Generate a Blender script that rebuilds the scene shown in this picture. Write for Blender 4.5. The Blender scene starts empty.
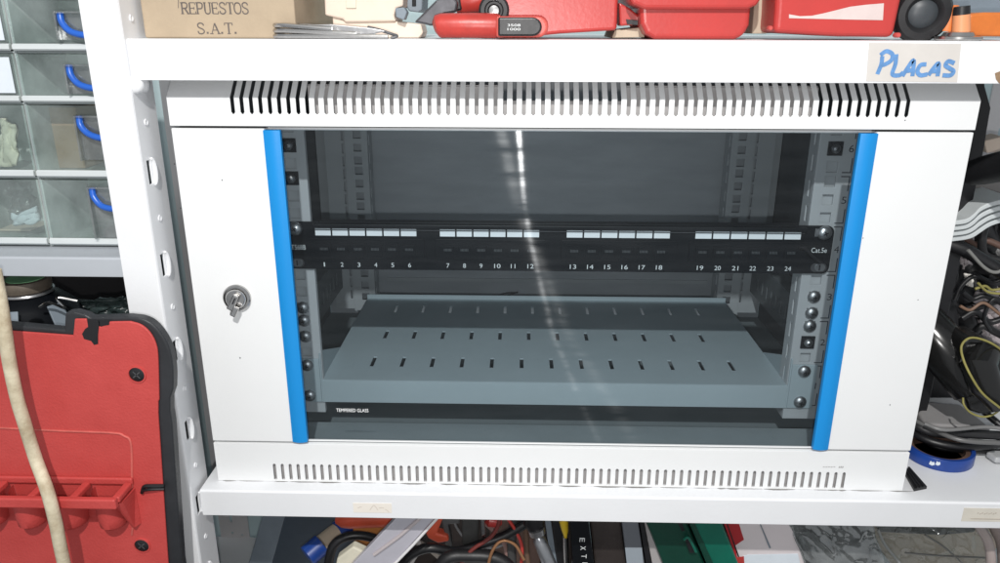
import bpy, bmesh, math, random
from math import sin, cos, pi, radians
from mathutils import Vector, Matrix
random.seed(7)
S = bpy.context.scene
C = S.collection
# ---------------------------------------------------------------- camera (millimetres; 0,0,0 = bottom centre of the cabinet door)
CX, CY, CZ, YW, PT, RL, F = -37.3093, -577.8389, 343.9317, -.0229, .3254, .0025, 762.3648
_c, _s = cos(YW), sin(YW)
x1 = Vector((_c, -_s, 0)); y1 = Vector((_s, _c, 0)); z1 = Vector((0, 0, 1))
_c, _s = cos(PT), sin(PT)
FW = y1 * _c - z1 * _s; u0 = y1 * _s + z1 * _c
_c, _s = cos(RL), sin(RL)
XR = x1 * _c + u0 * _s; YU = -x1 * _s + u0 * _c
CAM = Vector((CX, CY, CZ))
def ray(u, v): return FW + XR * ((u - 500) / F) - YU * ((v - 281.5) / F)
def P(u, v, y):            # world point (mm) on the vertical plane y seen at photo position u,v
    r = ray(u, v); return CAM + r * ((y - CY) / r.y)
def PZ(u, v, z):
    r = ray(u, v); return CAM + r * ((z - CZ) / r.z)
cd = bpy.data.cameras.new("camera"); cam = bpy.data.objects.new("camera", cd); C.objects.link(cam)
cd.sensor_width = 36; cd.lens = F / 1000 * 36; cd.clip_start = .01; cd.clip_end = 50
M = Matrix((XR, YU, -FW)).transposed().to_4x4(); M.translation = CAM * .001
cam.matrix_world = M; S.camera = cam

# ---------------------------------------------------------------- materials
def mat(name, col, rough=.5, metal=0, var=0, vscale=40, bump=0, bscale=300, stretch=(1, 1, 1), alpha=1, coat=0, var2=None, spec=None, dust=0):
    m = bpy.data.materials.new(name); m.use_nodes = True
    nt = m.node_tree; b = nt.nodes['Principled BSDF']; L = nt.links
    b.inputs['Base Color'].default_value = (*col, 1); b.inputs['Roughness'].default_value = rough
    b.inputs['Metallic'].default_value = metal; b.inputs['Alpha'].default_value = alpha
    b.inputs['Coat Weight'].default_value = coat
    if spec is not None: b.inputs['Specular IOR Level'].default_value = spec
    tc = nt.nodes.new('ShaderNodeTexCoord'); mp = nt.nodes.new('ShaderNodeMapping'); mp.inputs['Scale'].default_value = stretch
    L.new(tc.outputs['Object'], mp.inputs['Vector'])
    if var or var2:
        n = nt.nodes.new('ShaderNodeTexNoise'); n.inputs['Scale'].default_value = vscale; n.inputs['Detail'].default_value = 6
        n.inputs['Roughness'].default_value = .65
        L.new(mp.outputs[0], n.inputs['Vector'])
        r = nt.nodes.new('ShaderNodeValToRGB'); r.color_ramp.elements[0].position = .35; r.color_ramp.elements[1].position = .68
        c2 = var2 if var2 else tuple(max(0, c * (1 - var)) for c in col)
        r.color_ramp.elements[0].color = (*c2, 1); r.color_ramp.elements[1].color = (*col, 1)
        L.new(n.outputs['Fac'], r.inputs[0]); L.new(r.outputs[0], b.inputs['Base Color'])
        mr = nt.nodes.new('ShaderNodeMapRange'); mr.inputs[3].default_value = min(1, rough + .12); mr.inputs[4].default_value = max(.02, rough - .06)
        L.new(n.outputs['Fac'], mr.inputs[0]); L.new(mr.outputs[0], b.inputs['Roughness'])
    if bump:
        n2 = nt.nodes.new('ShaderNodeTexNoise'); n2.inputs['Scale'].default_value = bscale; n2.inputs['Detail'].default_value = 3
        L.new(mp.outputs[0], n2.inputs['Vector'])
        bp = nt.nodes.new('ShaderNodeBump'); bp.inputs['Strength'].default_value = bump; bp.inputs['Distance'].default_value = .001
        L.new(n2.outputs['Fac'], bp.inputs['Height']); L.new(bp.outputs[0], b.inputs['Normal'])
    return m
def clear(name, tint, gloss=.08, rough=.05, haze=(.8, .85, .85), hz=.1, vs=30):
    """clear plastic: tinted transparency, a little milky scatter, gloss"""
    m = bpy.data.materials.new(name); m.use_nodes = True; nt = m.node_tree; nt.nodes.clear(); L = nt.links; N = nt.nodes.new
    out = N('ShaderNodeOutputMaterial'); t = N('ShaderNodeBsdfTransparent'); t.inputs[0].default_value = (*tint, 1)
    g = N('ShaderNodeBsdfGlossy'); g.inputs['Roughness'].default_value = rough
    d = N('ShaderNodeBsdfDiffuse'); d.inputs[0].default_value = (*haze, 1)
    tc = N('ShaderNodeTexCoord'); n = N('ShaderNodeTexNoise'); n.inputs['Scale'].default_value = vs; n.inputs['Detail'].default_value = 5
    L.new(tc.outputs['Object'], n.inputs['Vector'])
    mr = N('ShaderNodeMapRange'); mr.inputs[1].default_value = .35; mr.inputs[2].default_value = .7; mr.inputs[3].default_value = hz * .5; mr.inputs[4].default_value = hz * 1.6
    L.new(n.outputs['Fac'], mr.inputs[0])
    m1 = N('ShaderNodeMixShader'); L.new(mr.outputs[0], m1.inputs[0]); L.new(t.outputs[0], m1.inputs[1]); L.new(d.outputs[0], m1.inputs[2])
    bp = N('ShaderNodeBump'); bp.inputs['Strength'].default_value = .3; bp.inputs['Distance'].default_value = .002
    L.new(n.outputs['Fac'], bp.inputs['Height']); L.new(bp.outputs[0], g.inputs['Normal'])
    lw = N('ShaderNodeLayerWeight'); lw.inputs[0].default_value = .5
    pw = N('ShaderNodeMath'); pw.operation = 'POWER'; pw.inputs[1].default_value = 4; L.new(lw.outputs['Facing'], pw.inputs[0])
    mm = N('ShaderNodeMath'); mm.operation = 'MULTIPLY_ADD'; mm.inputs[1].default_value = .6; mm.inputs[2].default_value = gloss
    L.new(pw.outputs[0], mm.inputs[0])
    m2 = N('ShaderNodeMixShader'); L.new(mm.outputs[0], m2.inputs[0]); L.new(m1.outputs[0], m2.inputs[1]); L.new(g.outputs[0], m2.inputs[2])
    L.new(m2.outputs[0], out.inputs[0]); return m
def door_glass():
    m = bpy.data.materials.new('tinted_glass'); m.use_nodes = True; nt = m.node_tree; nt.nodes.clear(); L = nt.links; N = nt.nodes.new
    out = N('ShaderNodeOutputMaterial'); t = N('ShaderNodeBsdfTransparent'); t.inputs[0].default_value = (.76, .82, .85, 1)
    g = N('ShaderNodeBsdfGlossy'); g.inputs['Roughness'].default_value = .015; g.inputs[0].default_value = (.9, .95, 1, 1)
    lw = N('ShaderNodeLayerWeight'); lw.inputs[0].default_value = .5
    pw = N('ShaderNodeMath'); pw.operation = 'POWER'; pw.inputs[1].default_value = 5; L.new(lw.outputs['Facing'], pw.inputs[0])
    f = N('ShaderNodeMath'); f.operation = 'MULTIPLY_ADD'; f.inputs[1].default_value = .93; f.inputs[2].default_value = .02; L.new(pw.outputs[0], f.inputs[0])
    m1 = N('ShaderNodeMixShader'); L.new(f.outputs[0], m1.inputs[0]); L.new(t.outputs[0], m1.inputs[1]); L.new(g.outputs[0], m1.inputs[2])
    # film of wiped grease: fine horizontal scratches that stretch a highlight upright
    a = N('ShaderNodeBsdfAnisotropic'); a.inputs['Roughness'].default_value = .115; a.inputs['Anisotropy'].default_value = .90
    a.inputs[0].default_value = (.9, .93, .95, 1)
    tc = N('ShaderNodeTexCoord'); mp = N('ShaderNodeMapping'); mp.inputs['Scale'].default_value = (16, 1, 160); L.new(tc.outputs['Object'], mp.inputs['Vector'])
    n = N('ShaderNodeTexNoise'); n.inputs['Scale'].default_value = 1.0; n.inputs['Detail'].default_value = 5; L.new(mp.outputs[0], n.inputs['Vector'])
    mp2 = N('ShaderNodeMapping'); mp2.inputs['Scale'].default_value = (3, 1, 14); L.new(tc.outputs['Object'], mp2.inputs['Vector'])
    n3 = N('ShaderNodeTexNoise'); n3.inputs['Scale'].default_value = 1; n3.inputs['Detail'].default_value = 3; L.new(mp2.outputs[0], n3.inputs['Vector'])
    # tangent direction wanders a little with the wipe marks
    sub = N('ShaderNodeMath'); sub.operation = 'MULTIPLY_ADD'; sub.inputs[1].default_value = TAN_W; sub.inputs[2].default_value = TAN_0
    L.new(n3.outputs['Fac'], sub.inputs[0])
    sx = N('ShaderNodeSeparateXYZ'); L.new(tc.outputs['Object'], sx.inputs[0])
    sz_ = N('ShaderNodeMath'); sz_.operation = 'MULTIPLY_ADD'; sz_.inputs[1].default_value = -.83; L.new(sx.outputs[2], sz_.inputs[0]); L.new(sub.outputs[0], sz_.inputs[2])
    sub = sz_
    cx = N('ShaderNodeCombineXYZ')
    if TAN_X: cx.inputs[0].default_value = 1; L.new(sub.outputs[0], cx.inputs[2])
    else: cx.inputs[2].default_value = 1; L.new(sub.outputs[0], cx.inputs[0])
    L.new(cx.outputs[0], a.inputs['Tangent'])
    mr = N('ShaderNodeMapRange'); mr.inputs[1].default_value = .38; mr.inputs[2].default_value = .66; mr.inputs[3].default_value = STREAK * .1; mr.inputs[4].default_value = STREAK * 2.2
    L.new(n.outputs['Fac'], mr.inputs[0])
    m2 = N('ShaderNodeMixShader'); L.new(mr.outputs[0], m2.inputs[0]); L.new(m1.outputs[0], m2.inputs[1]); L.new(a.outputs[0], m2.inputs[2])
    # dust: a faint veil
    d = N('ShaderNodeBsdfDiffuse'); d.inputs[0].default_value = (.55, .6, .62, 1)
    mp4 = N('ShaderNodeMapping'); mp4.inputs['Scale'].default_value = (9, 1, 5); L.new(tc.outputs['Object'], mp4.inputs['Vector'])
    n4 = N('ShaderNodeTexNoise'); n4.inputs['Scale'].default_value = 1; n4.inputs['Detail'].default_value = 7; L.new(mp4.outputs[0], n4.inputs['Vector'])
    vo = N('ShaderNodeTexVoronoi'); vo.inputs['Scale'].default_value = 55; L.new(tc.outputs['Object'], vo.inputs['Vector'])
    lt = N('ShaderNodeMath'); lt.operation = 'LESS_THAN'; lt.inputs[1].default_value = .045; L.new(vo.outputs['Distance'], lt.inputs[0])
    wn = N('ShaderNodeMath'); wn.operation = 'GREATER_THAN'; wn.inputs[1].default_value = .86
    L.new(vo.outputs['Color'], wn.inputs[0])
    sp = N('ShaderNodeMath'); sp.operation = 'MULTIPLY'; L.new(lt.outputs[0], sp.inputs[0]); L.new(wn.outputs[0], sp.inputs[1])
    sc = N('ShaderNodeMapRange'); sc.inputs[1].default_value = .35; sc.inputs[2].default_value = .75; sc.inputs[3].default_value = .001; sc.inputs[4].default_value = .009
    L.new(n4.outputs['Fac'], sc.inputs[0])
    ad = N('ShaderNodeMath'); ad.operation = 'MULTIPLY_ADD'; ad.inputs[1].default_value = .55; L.new(sp.outputs[0], ad.inputs[0]); L.new(sc.outputs[0], ad.inputs[2])
    m3 = N('ShaderNodeMixShader'); L.new(ad.outputs[0], m3.inputs[0]); L.new(m2.outputs[0], m3.inputs[1]); L.new(d.outputs[0], m3.inputs[2])
    L.new(m3.outputs[0], out.inputs[0]); return m
STREAK = .010; TAN_X = True; TAN_0 = .20; TAN_W = .045

WHITE = mat('white_powder_coat', (.76, .77, .775), .45, 0, .035, 6, .06, 900)
WHITE2 = mat('white_shelf_paint', (.78, .79, .81), .42, 0, .06, 7, .08, 500)
PINKW = mat('post_paint', (.76, .75, .76), .42, 0, .06, 9, .08, 500)
GREY = mat('grey_steel', (.48, .49, .50), .42, .15, .10, 8, .05, 600)
GREYB = mat('grey_steel_back', (.45, .46, .48), .5, .15, .12, 10, .06, 500, (1, 1, 4))
GREYD = mat('dark_steel', (.10, .105, .11), .5, .1, .15, 12, .05, 500)
SHELFG = mat('shelf_grey', (.37, .43, .455), .45, .1, .07, 14, .06, 900)
BLUE = mat('blue_trim', (.004, .24, .62), .38, 0, .05, 5, .04, 300)
BLACK = mat('black_plastic', (.012, .012, .014), .38, 0, .3, 30, .1, 400)
BLACKM = mat('black_paint', (.004, .005, .007), .4, 0, .2, 20, .05, 700, spec=.25)
RUBBER = mat('black_rubber', (.018, .018, .02), .45, 0, .4, 60, .1, 300)
CHROME = mat('chrome', (.62, .61, .6), .2, 1, .25, 40, .05, 200)
NICKEL = mat('screw_nickel', (.50, .50, .51), .36, 1, .4, 120)
STEEL = mat('bright_steel', (.6, .6, .61), .28, .9, .3, 50, .1, 200)
DSTEEL = mat('dull_steel', (.2, .2, .21), .4, .8, .4, 60, .1, 200)
PAPERW = mat('paper_white', (.70, .76, .82), .7, 0, .06, 60)
PAPER = mat('sticker_paper', (.80, .77, .72), .6, 0, .08, 40)
PAPERB = mat('beige_sticker', (.70, .66, .58), .6, 0, .12, 50)
PRINT = mat('white_print', (.72, .74, .74), .6)
INK = mat('dark_ink', (.03, .03, .04), .7)
PENBLUE = mat('blue_marker', (.13, .30, .60), .6, 0, .3, 200)
FADED = mat('faded_ink', (.45, .38, .32), .7, 0, .2, 80)
CARD = mat('cardboard', (.43, .34, .24), .8, 0, .15, 25, .2, 200)
CARDD = mat('cardboard_brown', (.33, .22, .13), .8, 0, .2, 25, .2, 200)
CARDINK = mat('cardboard_print', (.13, .11, .10), .8, 0, .3, 150)
BEIGE = mat('beige_plastic', (.72, .60, .50), .5, 0, .08, 30)
CREAM = mat('cream_plastic', (.72, .68, .55), .6, 0, .15, 40)
RED = mat('red_case_plastic', (.52, .066, .060), .5, 0, .12, 22, .3, 500, var2=(.45, .05, .045))
RED2 = mat('red_box_plastic', (.50, .05, .045), .30, 0, .15, 14, .1, 300)
REDH = mat('red_handle', (.50, .045, .035), .35, 0, .3, 40, .1, 300)
ORANGE = mat('orange_plastic', (.75, .20, .04), .4, 0, .2, 40, .1, 200)
GREEN = mat('green_case', (.004, .05, .032), .35, 0, .25, 25, .2, 200)
GREENL = mat('green_case_light', (.002, .13, .085), .4, 0, .2, 25, .1, 200)
GREENP = mat('green_paper', (.22, .50, .26), .7, 0, .3, 70)
RUST = mat('magnet_ferrite', (.17, .14, .11), .55, .2, .4, 60, .2, 200)
ROPE = mat('cream_cable_sheath', (.66, .60, .45), .6, 0, .25, 45, .5, 220, var2=(.40, .33, .22))
BLUEP = mat('blue_plastic', (.015, .06, .30), .3, 0, .25, 40)
BLUEH = mat('blue_handle', (.02, .12, .55), .28, 0, .1, 40)
NAVY = mat('navy_sheet', (.055, .075, .10), .5, 0, .25, 15)
SLATE = mat('slate_sheet', (.20, .24, .28), .5, 0, .2, 20)
LILAC = mat('lilac_metal', (.55, .54, .60), .35, .2, .1, 30)
WALLM = mat('pale_teal_wall', (.55, .69, .71), .8, 0, .12, 8)
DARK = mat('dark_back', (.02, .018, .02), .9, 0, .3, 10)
BROWN = mat('brown_board', (.14, .08, .06), .6, 0, .4, 40, .3, 100)
YELLOW = mat('yellow_plastic', (.75, .52, .03), .35, 0, .15, 40)
YELL2 = mat('olive_yellow_cord', (.30, .27, .08), .5, 0, .2, 80)
TAN = mat('tan_board', (.44, .37, .30), .6, 0, .25, 30)
PINKG = mat('pinkish_plastic', (.50, .45, .46), .5, 0, .12, 20)
ORG_W = mat('organizer_frame_white', (.62, .66, .67), .5, 0, .06, 20)
CLEAR = clear('clear_drawer_plastic', (.88, .93, .92), .035, .12, (.6, .66, .66), .10)
CLEARM = clear('milky_drawer_side', (.62, .70, .69), .05, .2, (.66, .70, .68), .6)
FILM = clear('plastic_film', (.75, .78, .78), .16, .12, (.6, .62, .62), .14, 60)
SMOKE = clear('smoked_film', (.42, .43, .44), .14, .15, (.3, .3, .3), .12, 80)
GLASS = door_glass()
LABELW = mat('label_white', (.82, .84, .86), .6, 0, .08, 25)
BAF = mat('inner_steel', (.34, .33, .33), .5, 0, .15, 20)
TRED = mat('trim_wood', (.50, .42, .32), .7, 0, .2, 40)

# ---------------------------------------------------------------- mesh helpers (all in mm)
class MB:
    def __init__(s): s.v = []; s.f = []; s.mi = []; s.cur = 0
    def m(s, i): s.cur = i; return s
    def add(s, vs, fs):
        o = len(s.v); s.v += [tuple(v) for v in vs]
        for f in fs: s.f.append([o + i for i in f]); s.mi.append(s.cur)
    def box(s, a, b, c, d, e, f):
        s.add([(a, c, e), (b, c, e), (b, d, e), (a, d, e), (a, c, f), (b, c, f), (b, d, f), (a, d, f)],
              [(0, 3, 2, 1), (4, 5, 6, 7), (0, 1, 5, 4), (1, 2, 6, 5), (2, 3, 7, 6), (3, 0, 4, 7)]); return s
    def prism(s, pts, off):
        n = len(pts); off = Vector(off); p = [Vector(q) for q in pts]
        s.add(p + [q + off for q in p], [tuple(range(n)), tuple(range(2 * n - 1, n - 1, -1))] + [(i, i + n, (i + 1) % n + n, (i + 1) % n) for i in range(n)]); return s
    def tube(s, path, r, n=10, cap=True, flat=1):
        p = [Vector(q) for q in path]; rs = r if isinstance(r, (list, tuple)) else [r] * len(p)
        t0 = (p[1] - p[0]).normalized(); up = Vector((0, 1, 0)) if abs(t0.y) < .9 else Vector((1, 0, 0))
        a = t0.cross(up).normalized(); rings = []
        for i, q in enumerate(p):
            t = (p[min(i + 1, len(p) - 1)] - p[max(i - 1, 0)]).normalized()
            a = (a - t * a.dot(t)).normalized(); b = t.cross(a)
            rings.append([q + (a * cos(2 * pi * k / n) + b * sin(2 * pi * k / n) * flat) * rs[i] for k in range(n)])
        vs = [v for r_ in rings for v in r_]; fs = []
        for i in range(len(p) - 1):
            for k in range(n): fs.append((i * n + k, i * n + (k + 1) % n, (i + 1) * n + (k + 1) % n, (i + 1) * n + k))
        if cap: fs += [tuple(range(n - 1, -1, -1)), tuple(range((len(p) - 1) * n, len(p) * n))]
        s.add(vs, fs); return s
    def lathe(s, prof, o, axis, n=24):
        """prof: (r, h) pairs along axis from o"""
        ax = Vector(axis).normalized(); up = Vector((0, 0, 1)) if abs(ax.z) < .9 else Vector((1, 0, 0))
        a = ax.cross(up).normalized(); b = ax.cross(a); o = Vector(o)
        vs = [o + ax * h + (a * cos(2 * pi * k / n) + b * sin(2 * pi * k / n)) * r for r, h in prof for k in range(n)]
        fs = []
        for i in range(len(prof) - 1):
            for k in range(n): fs.append((i * n + k, i * n + (k + 1) % n, (i + 1) * n + (k + 1) % n, (i + 1) * n + k))
        if prof[0][0] > 0: fs.append(tuple(range(n - 1, -1, -1)))
        if prof[-1][0] > 0: fs.append(tuple(range((len(prof) - 1) * n, len(prof) * n)))
        s.add(vs, fs); return s
    def plate(s, a0, a1, b0, b1, holes, t, fn):
        """sheet over a,b with rectangular holes, thickness t, mapped by fn(a,b,h)->xyz"""
        A = sorted({a0, a1, *[h[0] for h in holes], *[h[1] for h in holes]}); A = [a for a in A if a0 <= a <= a1]
        B = sorted({b0, b1, *[h[2] for h in holes], *[h[3] for h in holes]} | set(getattr(fn, 'breaks', ()))); B = [b for b in B if b0 <= b <= b1]
        na, nb = len(A) - 1, len(B) - 1
        sol = [[True] * nb for _ in range(na)]
        ai = {a: i for i, a in enumerate(A)}; bi = {b: i for i, b in enumerate(B)}
        for h in holes:
            for i in range(ai.get(h[0], 0), ai.get(h[1], na)):
                for j in range(bi.get(h[2], 0), bi.get(h[3], nb)): sol[i][j] = False
        idx = {}; vs = []; fs = []
        def V(i, j, k):
            if (i, j, k) not in idx: idx[(i, j, k)] = len(vs); vs.append(fn(A[i], B[j], k * t))
            return idx[(i, j, k)]
        for i in range(na):
            for j in range(nb):
                if not sol[i][j]: continue
                fs.append((V(i, j, 0), V(i + 1, j, 0), V(i + 1, j + 1, 0), V(i, j + 1, 0)))
                fs.append((V(i, j, 1), V(i, j + 1, 1), V(i + 1, j + 1, 1), V(i + 1, j, 1)))
                if i == 0 or not sol[i - 1][j]: fs.append((V(i, j, 0), V(i, j + 1, 0), V(i, j + 1, 1), V(i, j, 1)))
                if i == na - 1 or not sol[i + 1][j]: fs.append((V(i + 1, j, 0), V(i + 1, j, 1), V(i + 1, j + 1, 1), V(i + 1, j + 1, 0)))
                if j == 0 or not sol[i][j - 1]: fs.append((V(i, j, 0), V(i, j, 1), V(i + 1, j, 1), V(i + 1, j, 0)))
                if j == nb - 1 or not sol[i][j + 1]: fs.append((V(i, j + 1, 0), V(i + 1, j + 1, 0), V(i + 1, j + 1, 1), V(i, j + 1, 1)))
        s.add(vs, fs); return s
    def build(s, name, mats, parent=None, bevel=0, smooth=False, seg=2, loc=None):
        me = bpy.data.meshes.new(name)
        o = Vector(loc) if loc is not None else Vector((0, 0, 0))
        me.from_pydata([((v[0] - o[0]) * .001, (v[1] - o[1]) * .001, (v[2] - o[2]) * .001) for v in s.v], [], s.f)
        for m_ in (mats if isinstance(mats, (list, tuple)) else [mats]): me.materials.append(m_)
        for p, i in zip(me.polygons, s.mi): p.material_index = i
        bm = bmesh.new(); bm.from_mesh(me); bmesh.ops.recalc_face_normals(bm, faces=bm.faces); bm.to_mesh(me); bm.free()
        if smooth:
            for p in me.polygons: p.use_smooth = True
            try: me.set_sharp_from_angle(angle=radians(38))
            except Exception: pass
        ob = bpy.data.objects.new(name, me); C.objects.link(ob); ob.location = o * .001
        if parent:
            ob.parent = parent
            ob.matrix_parent_inverse = Matrix.Translation(-wloc(parent))
        if bevel:
            b = ob.modifiers.new('bevel', 'BEVEL'); b.width = bevel * .001; b.segments = seg; b.limit_method = 'ANGLE'; b.angle_limit = radians(35)
        return ob
def wloc(o):
    v = Vector(o.location)
    if o.parent: v = o.matrix_parent_inverse.translation + v + wloc(o.parent)
    return v
def tag(o, label, cat, group=None):
    o['label'] = label; o['category'] = cat
    if group: o['group'] = group
    return o
def thing(name, label, cat, loc, group=None):
    o = bpy.data.objects.new(name, None); C.objects.link(o); o.location = Vector(loc) * .001; o.empty_display_size = .01
    return tag(o, label, cat, group)
def smoothpath(pts, n=6):
    """Catmull-Rom through 3-D points"""
    p = [Vector(q) for q in pts]; p = [p[0] * 2 - p[1]] + p + [p[-1] * 2 - p[-2]]; out = []
    for i in range(1, len(p) - 2):
        for k in range(n):
            t = k / n; a, b, c, d = p[i - 1:i + 3]
            out.append(.5 * ((2 * b) + (c - a) * t + (2 * a - 5 * b + 4 * c - d) * t * t + (3 * b - a - 3 * c + d) * t ** 3))
    out.append(p[-2]); return out
def px(pts, y): return [P(u, v, y) for u, v in pts]
def slab(name, pts, y, thick, m, parent=None, bevel=1, **k):
    """outline given at distance y, real thickness going back"""
    return MB().prism(px(pts, y), (0, thick, 0)).build(name, m, parent, bevel, **k)
def cable(name, pts, r, m, parent=None, n=10):
    """pts: (u, v, y)"""
    return MB().tube(smoothpath([P(*q) for q in pts]), r, n).build(name, m, parent, smooth=True)
def text(name, body, size, pos, m, parent=None, width=None, rot=0, depth=.25, ry=None, vert=False):
    """flat lettering facing the camera side (-y); pos = left baseline (mm)"""
    cu = bpy.data.curves.new(name, 'FONT'); cu.body = body; cu.size = 1; cu.resolution_u = 3
    ob = bpy.data.objects.new(name, cu); C.objects.link(ob)
    dg = bpy.context.evaluated_depsgraph_get(); dg.update(); me = bpy.data.meshes.new_from_object(ob.evaluated_get(dg))
    C.objects.unlink(ob); bpy.data.objects.remove(ob)
    xs = [v.co.x for v in me.vertices]; w = max(xs) - min(xs); mn = min(xs)
    sx = size if width is None else width / w
    out = MB(); vs = []
    for v in me.vertices:
        a, b = (v.co.x - mn) * sx, v.co.y * size
        a, b = a * cos(rot) - b * sin(rot), a * sin(rot) + b * cos(rot)
        vs.append((pos[0] + a, pos[1] - depth, pos[2] + b))
    fs = [tuple(p.vertices) for p in me.polygons]
    out.add(vs, fs); bpy.data.meshes.remove(me)
    return out.build(name, m, parent)
def ribbon(mb, pts, w, y):
    """flat pen stroke on plane y through x,z points"""
    p = [Vector((a, y, b)) for a, b in pts]; vs = []
    for i, q in enumerate(p):
        t = (p[min(i + 1, len(p) - 1)] - p[max(i - 1, 0)]).normalized(); nn = Vector((-t.z, 0, t.x)) * w / 2
        vs += [q + nn, q - nn]
    mb.add(vs, [(2 * i, 2 * i + 1, 2 * i + 3, 2 * i + 2) for i in range(len(p) - 1)])
def screw(mb, x, y, z, r=6, slot=True):
    mb.m(0).lathe([(r, 0), (r, -.8), (r * .9, -2.0), (r * .66, -3.2), (r * .36, -4), (.3, -4.2)], (x, y, z), (0, 1, 0), 20)
    a = random.uniform(0, pi)
    for k in (0, 1):
        d = Vector((cos(a + k * pi / 2), 0, sin(a + k * pi / 2))) * r * .34; e = Vector((-d.z, 0, d.x)) * .25
        c = Vector((x, y - 4.35, z)); mb.m(1).prism([c - d - e, c + d - e, c + d + e, c - d + e], (0, .5, 0))
    mb.m(0)

# ================================================================ SETTING
wall = MB().box(-1500, 1500, 432, 452, -700, 1200).build('wall', WALLM); wall['kind'] = 'structure'
fl = MB().box(-1500, 1500, -900, 431, -720, -702).build('floor', DARK); fl['kind'] = 'structure'

# ================================================================ SHELVING UNIT
rack = thing('shelving_unit', 'white slotted metal shelving unit carrying the cabinet, red boxes and tools', 'shelving', (-316, -25, -700))
XL, XR_ = -315, 640
def slotted(x0, x1, y0, y1, mirrored=False, name='upright', hooks=True, far=False):
    """L-shaped upright: front face x0..x1 at y0, flange going back along x1 (or x0)"""
    xf = x0 if mirrored else x1
    zs = []
    mb = MB()
    mb.box(x0, x1, y0, y0 + 2, -700, 900)
    holes = []
    z = -690
    return mb, xf
# front left upright: plain front face + flange with teardrop slots and little round holes
mb = MB(); mb.box(-341.5, -316, -25, -23, -700, 900)
# rounded corner between face and flange
mb.prism([(-316, -25, -700), (-314.8, -24.4, -700), (-314.2, -23.2, -700), (-316, -23, -700)], (0, 0, 1600))
flz = [ (v) for v in (250.3, 195.0)]
slots = []
def fz(u, v):     # height of a point on the flange plane x=-314.2
    r = ray(u, v); k = (-314.2 - CX) / r.x; return (CAM + r * k)
tear = [fz(153, 171), fz(168, 262), fz(181, 350), fz(192, 425), fz(130, 82 - 90)]
tz = [q.z for q in tear[:4]]
step = (tz[0] - tz[3]) / 3
ztear = [tz[0] + step * k for k in range(-14, 12)]
smallz = [z - step * .5 for z in ztear]
H = []
for z in ztear: H.append((-16.5, -10.5, round(z - 9, 2), round(z + 9, 2)))
for z in smallz: H.append((-10.5, -7.5, round(z - 1.6, 2), round(z + 1.6, 2)))
mb.plate(-23, 11, -700, 900, [h for h in H if h[2] > -690 and h[3] < 890], 1.6, lambda a, b, h: (-314.2 - h, a, b))
up = mb.build('upright', WHITE2, rack, .4)
up['label'] = 'front upright with bright teardrop slots beside the cabinet'
# pressed lips of the teardrop slots, one object each
lp = MB(); lp.tube([Vector((-313.2, -10.6 + 3.4 * sin(pi * k / 10), 10.0 * cos(pi * k / 10))) for k in range(11)], [1.0 + .9 * sin(pi * k / 10) for k in range(11)], 8)
l0 = lp.build('pressed_slot', WHITE2, up, smooth=True)
rp = MB(); rp.lathe([(2.6, 0), (2.2, .8), (1.5, .3)], (-314.2, -9, 0), (1, 0, 0), 14)
r0 = rp.build('pressed_hole', WHITE2, up, smooth=True)
for src, zz in ((l0, ztear), (r0, smallz)):
    zz = [z for z in zz if -340 < z < 460]
    for i, z in enumerate(zz):
        o = src if i == 0 else src.copy()
        if i: C.objects.link(o)
        o.location = (0, 0, z * .001)
def rear_post(x0, x1, y, inner):
    mb = MB(); c = (x0 + x1) / 2
    hs = []
    z = -690.
    k = 0
    while z < 880:
        if k % 2 == 0: hs.append((c - 5, c - 1.5, z, z + 13))
        else: hs.append((c - 5, c - 2, z + 5, z + 8.5)); 
        hs.append((c + 8, c + 11, z + 2, z + 5)) if k % 2 else None
        z += 24.; k += 1
    mb.plate(x0, x1, -700, 900, hs, 2, lambda a, b, h: (a, y + h, b))
    mb.box(inner - 1, inner + 1, y + 2, y + 30, -700, 900)
    return mb.build('upright', PINKW, rack, .3)
rear_post(-443, -403, 300, -442)
rear_post(486, 528, 300, 527)
def shelf_board(x0, x1, y0, y1, z, lip, m=WHITE2):
    mb = MB()
    mb.box(x0, x1, y0 + 1.2, y1, z - 1.4, z)               # deck
    # folded front lip with a rolled top edge
    mb.prism([(x0, y0, z - lip), (x0, y0, z - 1.6), (x0, y0 + .5, z - .5), (x0, y0 + 1.6, z), (x0, y0 + 1.6, z - lip)], (x1 - x0, 0, 0))
    mb.box(x0, x1, y0 + 1.7, y0 + 12, z - lip, z - lip + 1.2)
    mb.box(x0, x1, y1 + .1, y1 + 1.6, z - lip, z)
    return mb
upper = shelf_board(XL, XR_, -20, 300, 333.8, 28.4).build('shelf_board', WHITE2, rack, .5)
upper['label'] = 'upper shelf with the sticker and red boxes on it'
lower = shelf_board(-311, XR_, -15, 299, -40.3, 25.4).build('shelf_board', WHITE2, rack, .5)
lower['label'] = 'lower shelf under the cabinet'
left = shelf_board(-900, -346, -15, 76, 170.4, 16).build('shelf_board', mat('shaded_shelf_grey', (.46, .49, .53), .45, 0, .08, 8), rack, .5)  # shelf paint greyed so its colour carries the shade on the left shelf
left['label'] = 'left shelf under the drawer organizer'
bottom = shelf_board(-900, XR_, -15, 299, -330, 28).build('shelf_board', WHITE2, rack, .5)
bottom['label'] = 'bottom shelf under the loose tools'
# bolt where the shelf meets the upright
MB().lathe([(6.5, 0), (6.2, -2), (4.8, -3.6), (2, -4.4), (.3, -4.6)], P(135, 84.5, -18), (0, 1, 0), 20).build('bolt', WHITE2, rack, smooth=True)
MB().lathe([(6.5, 0), (6.2, 2), (4.8, 3.6), (.3, 4.6)], (-314.2, -5, 302), (1, 0, 0), 20).build('bolt', WHITE2, rack, smooth=True)

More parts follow.
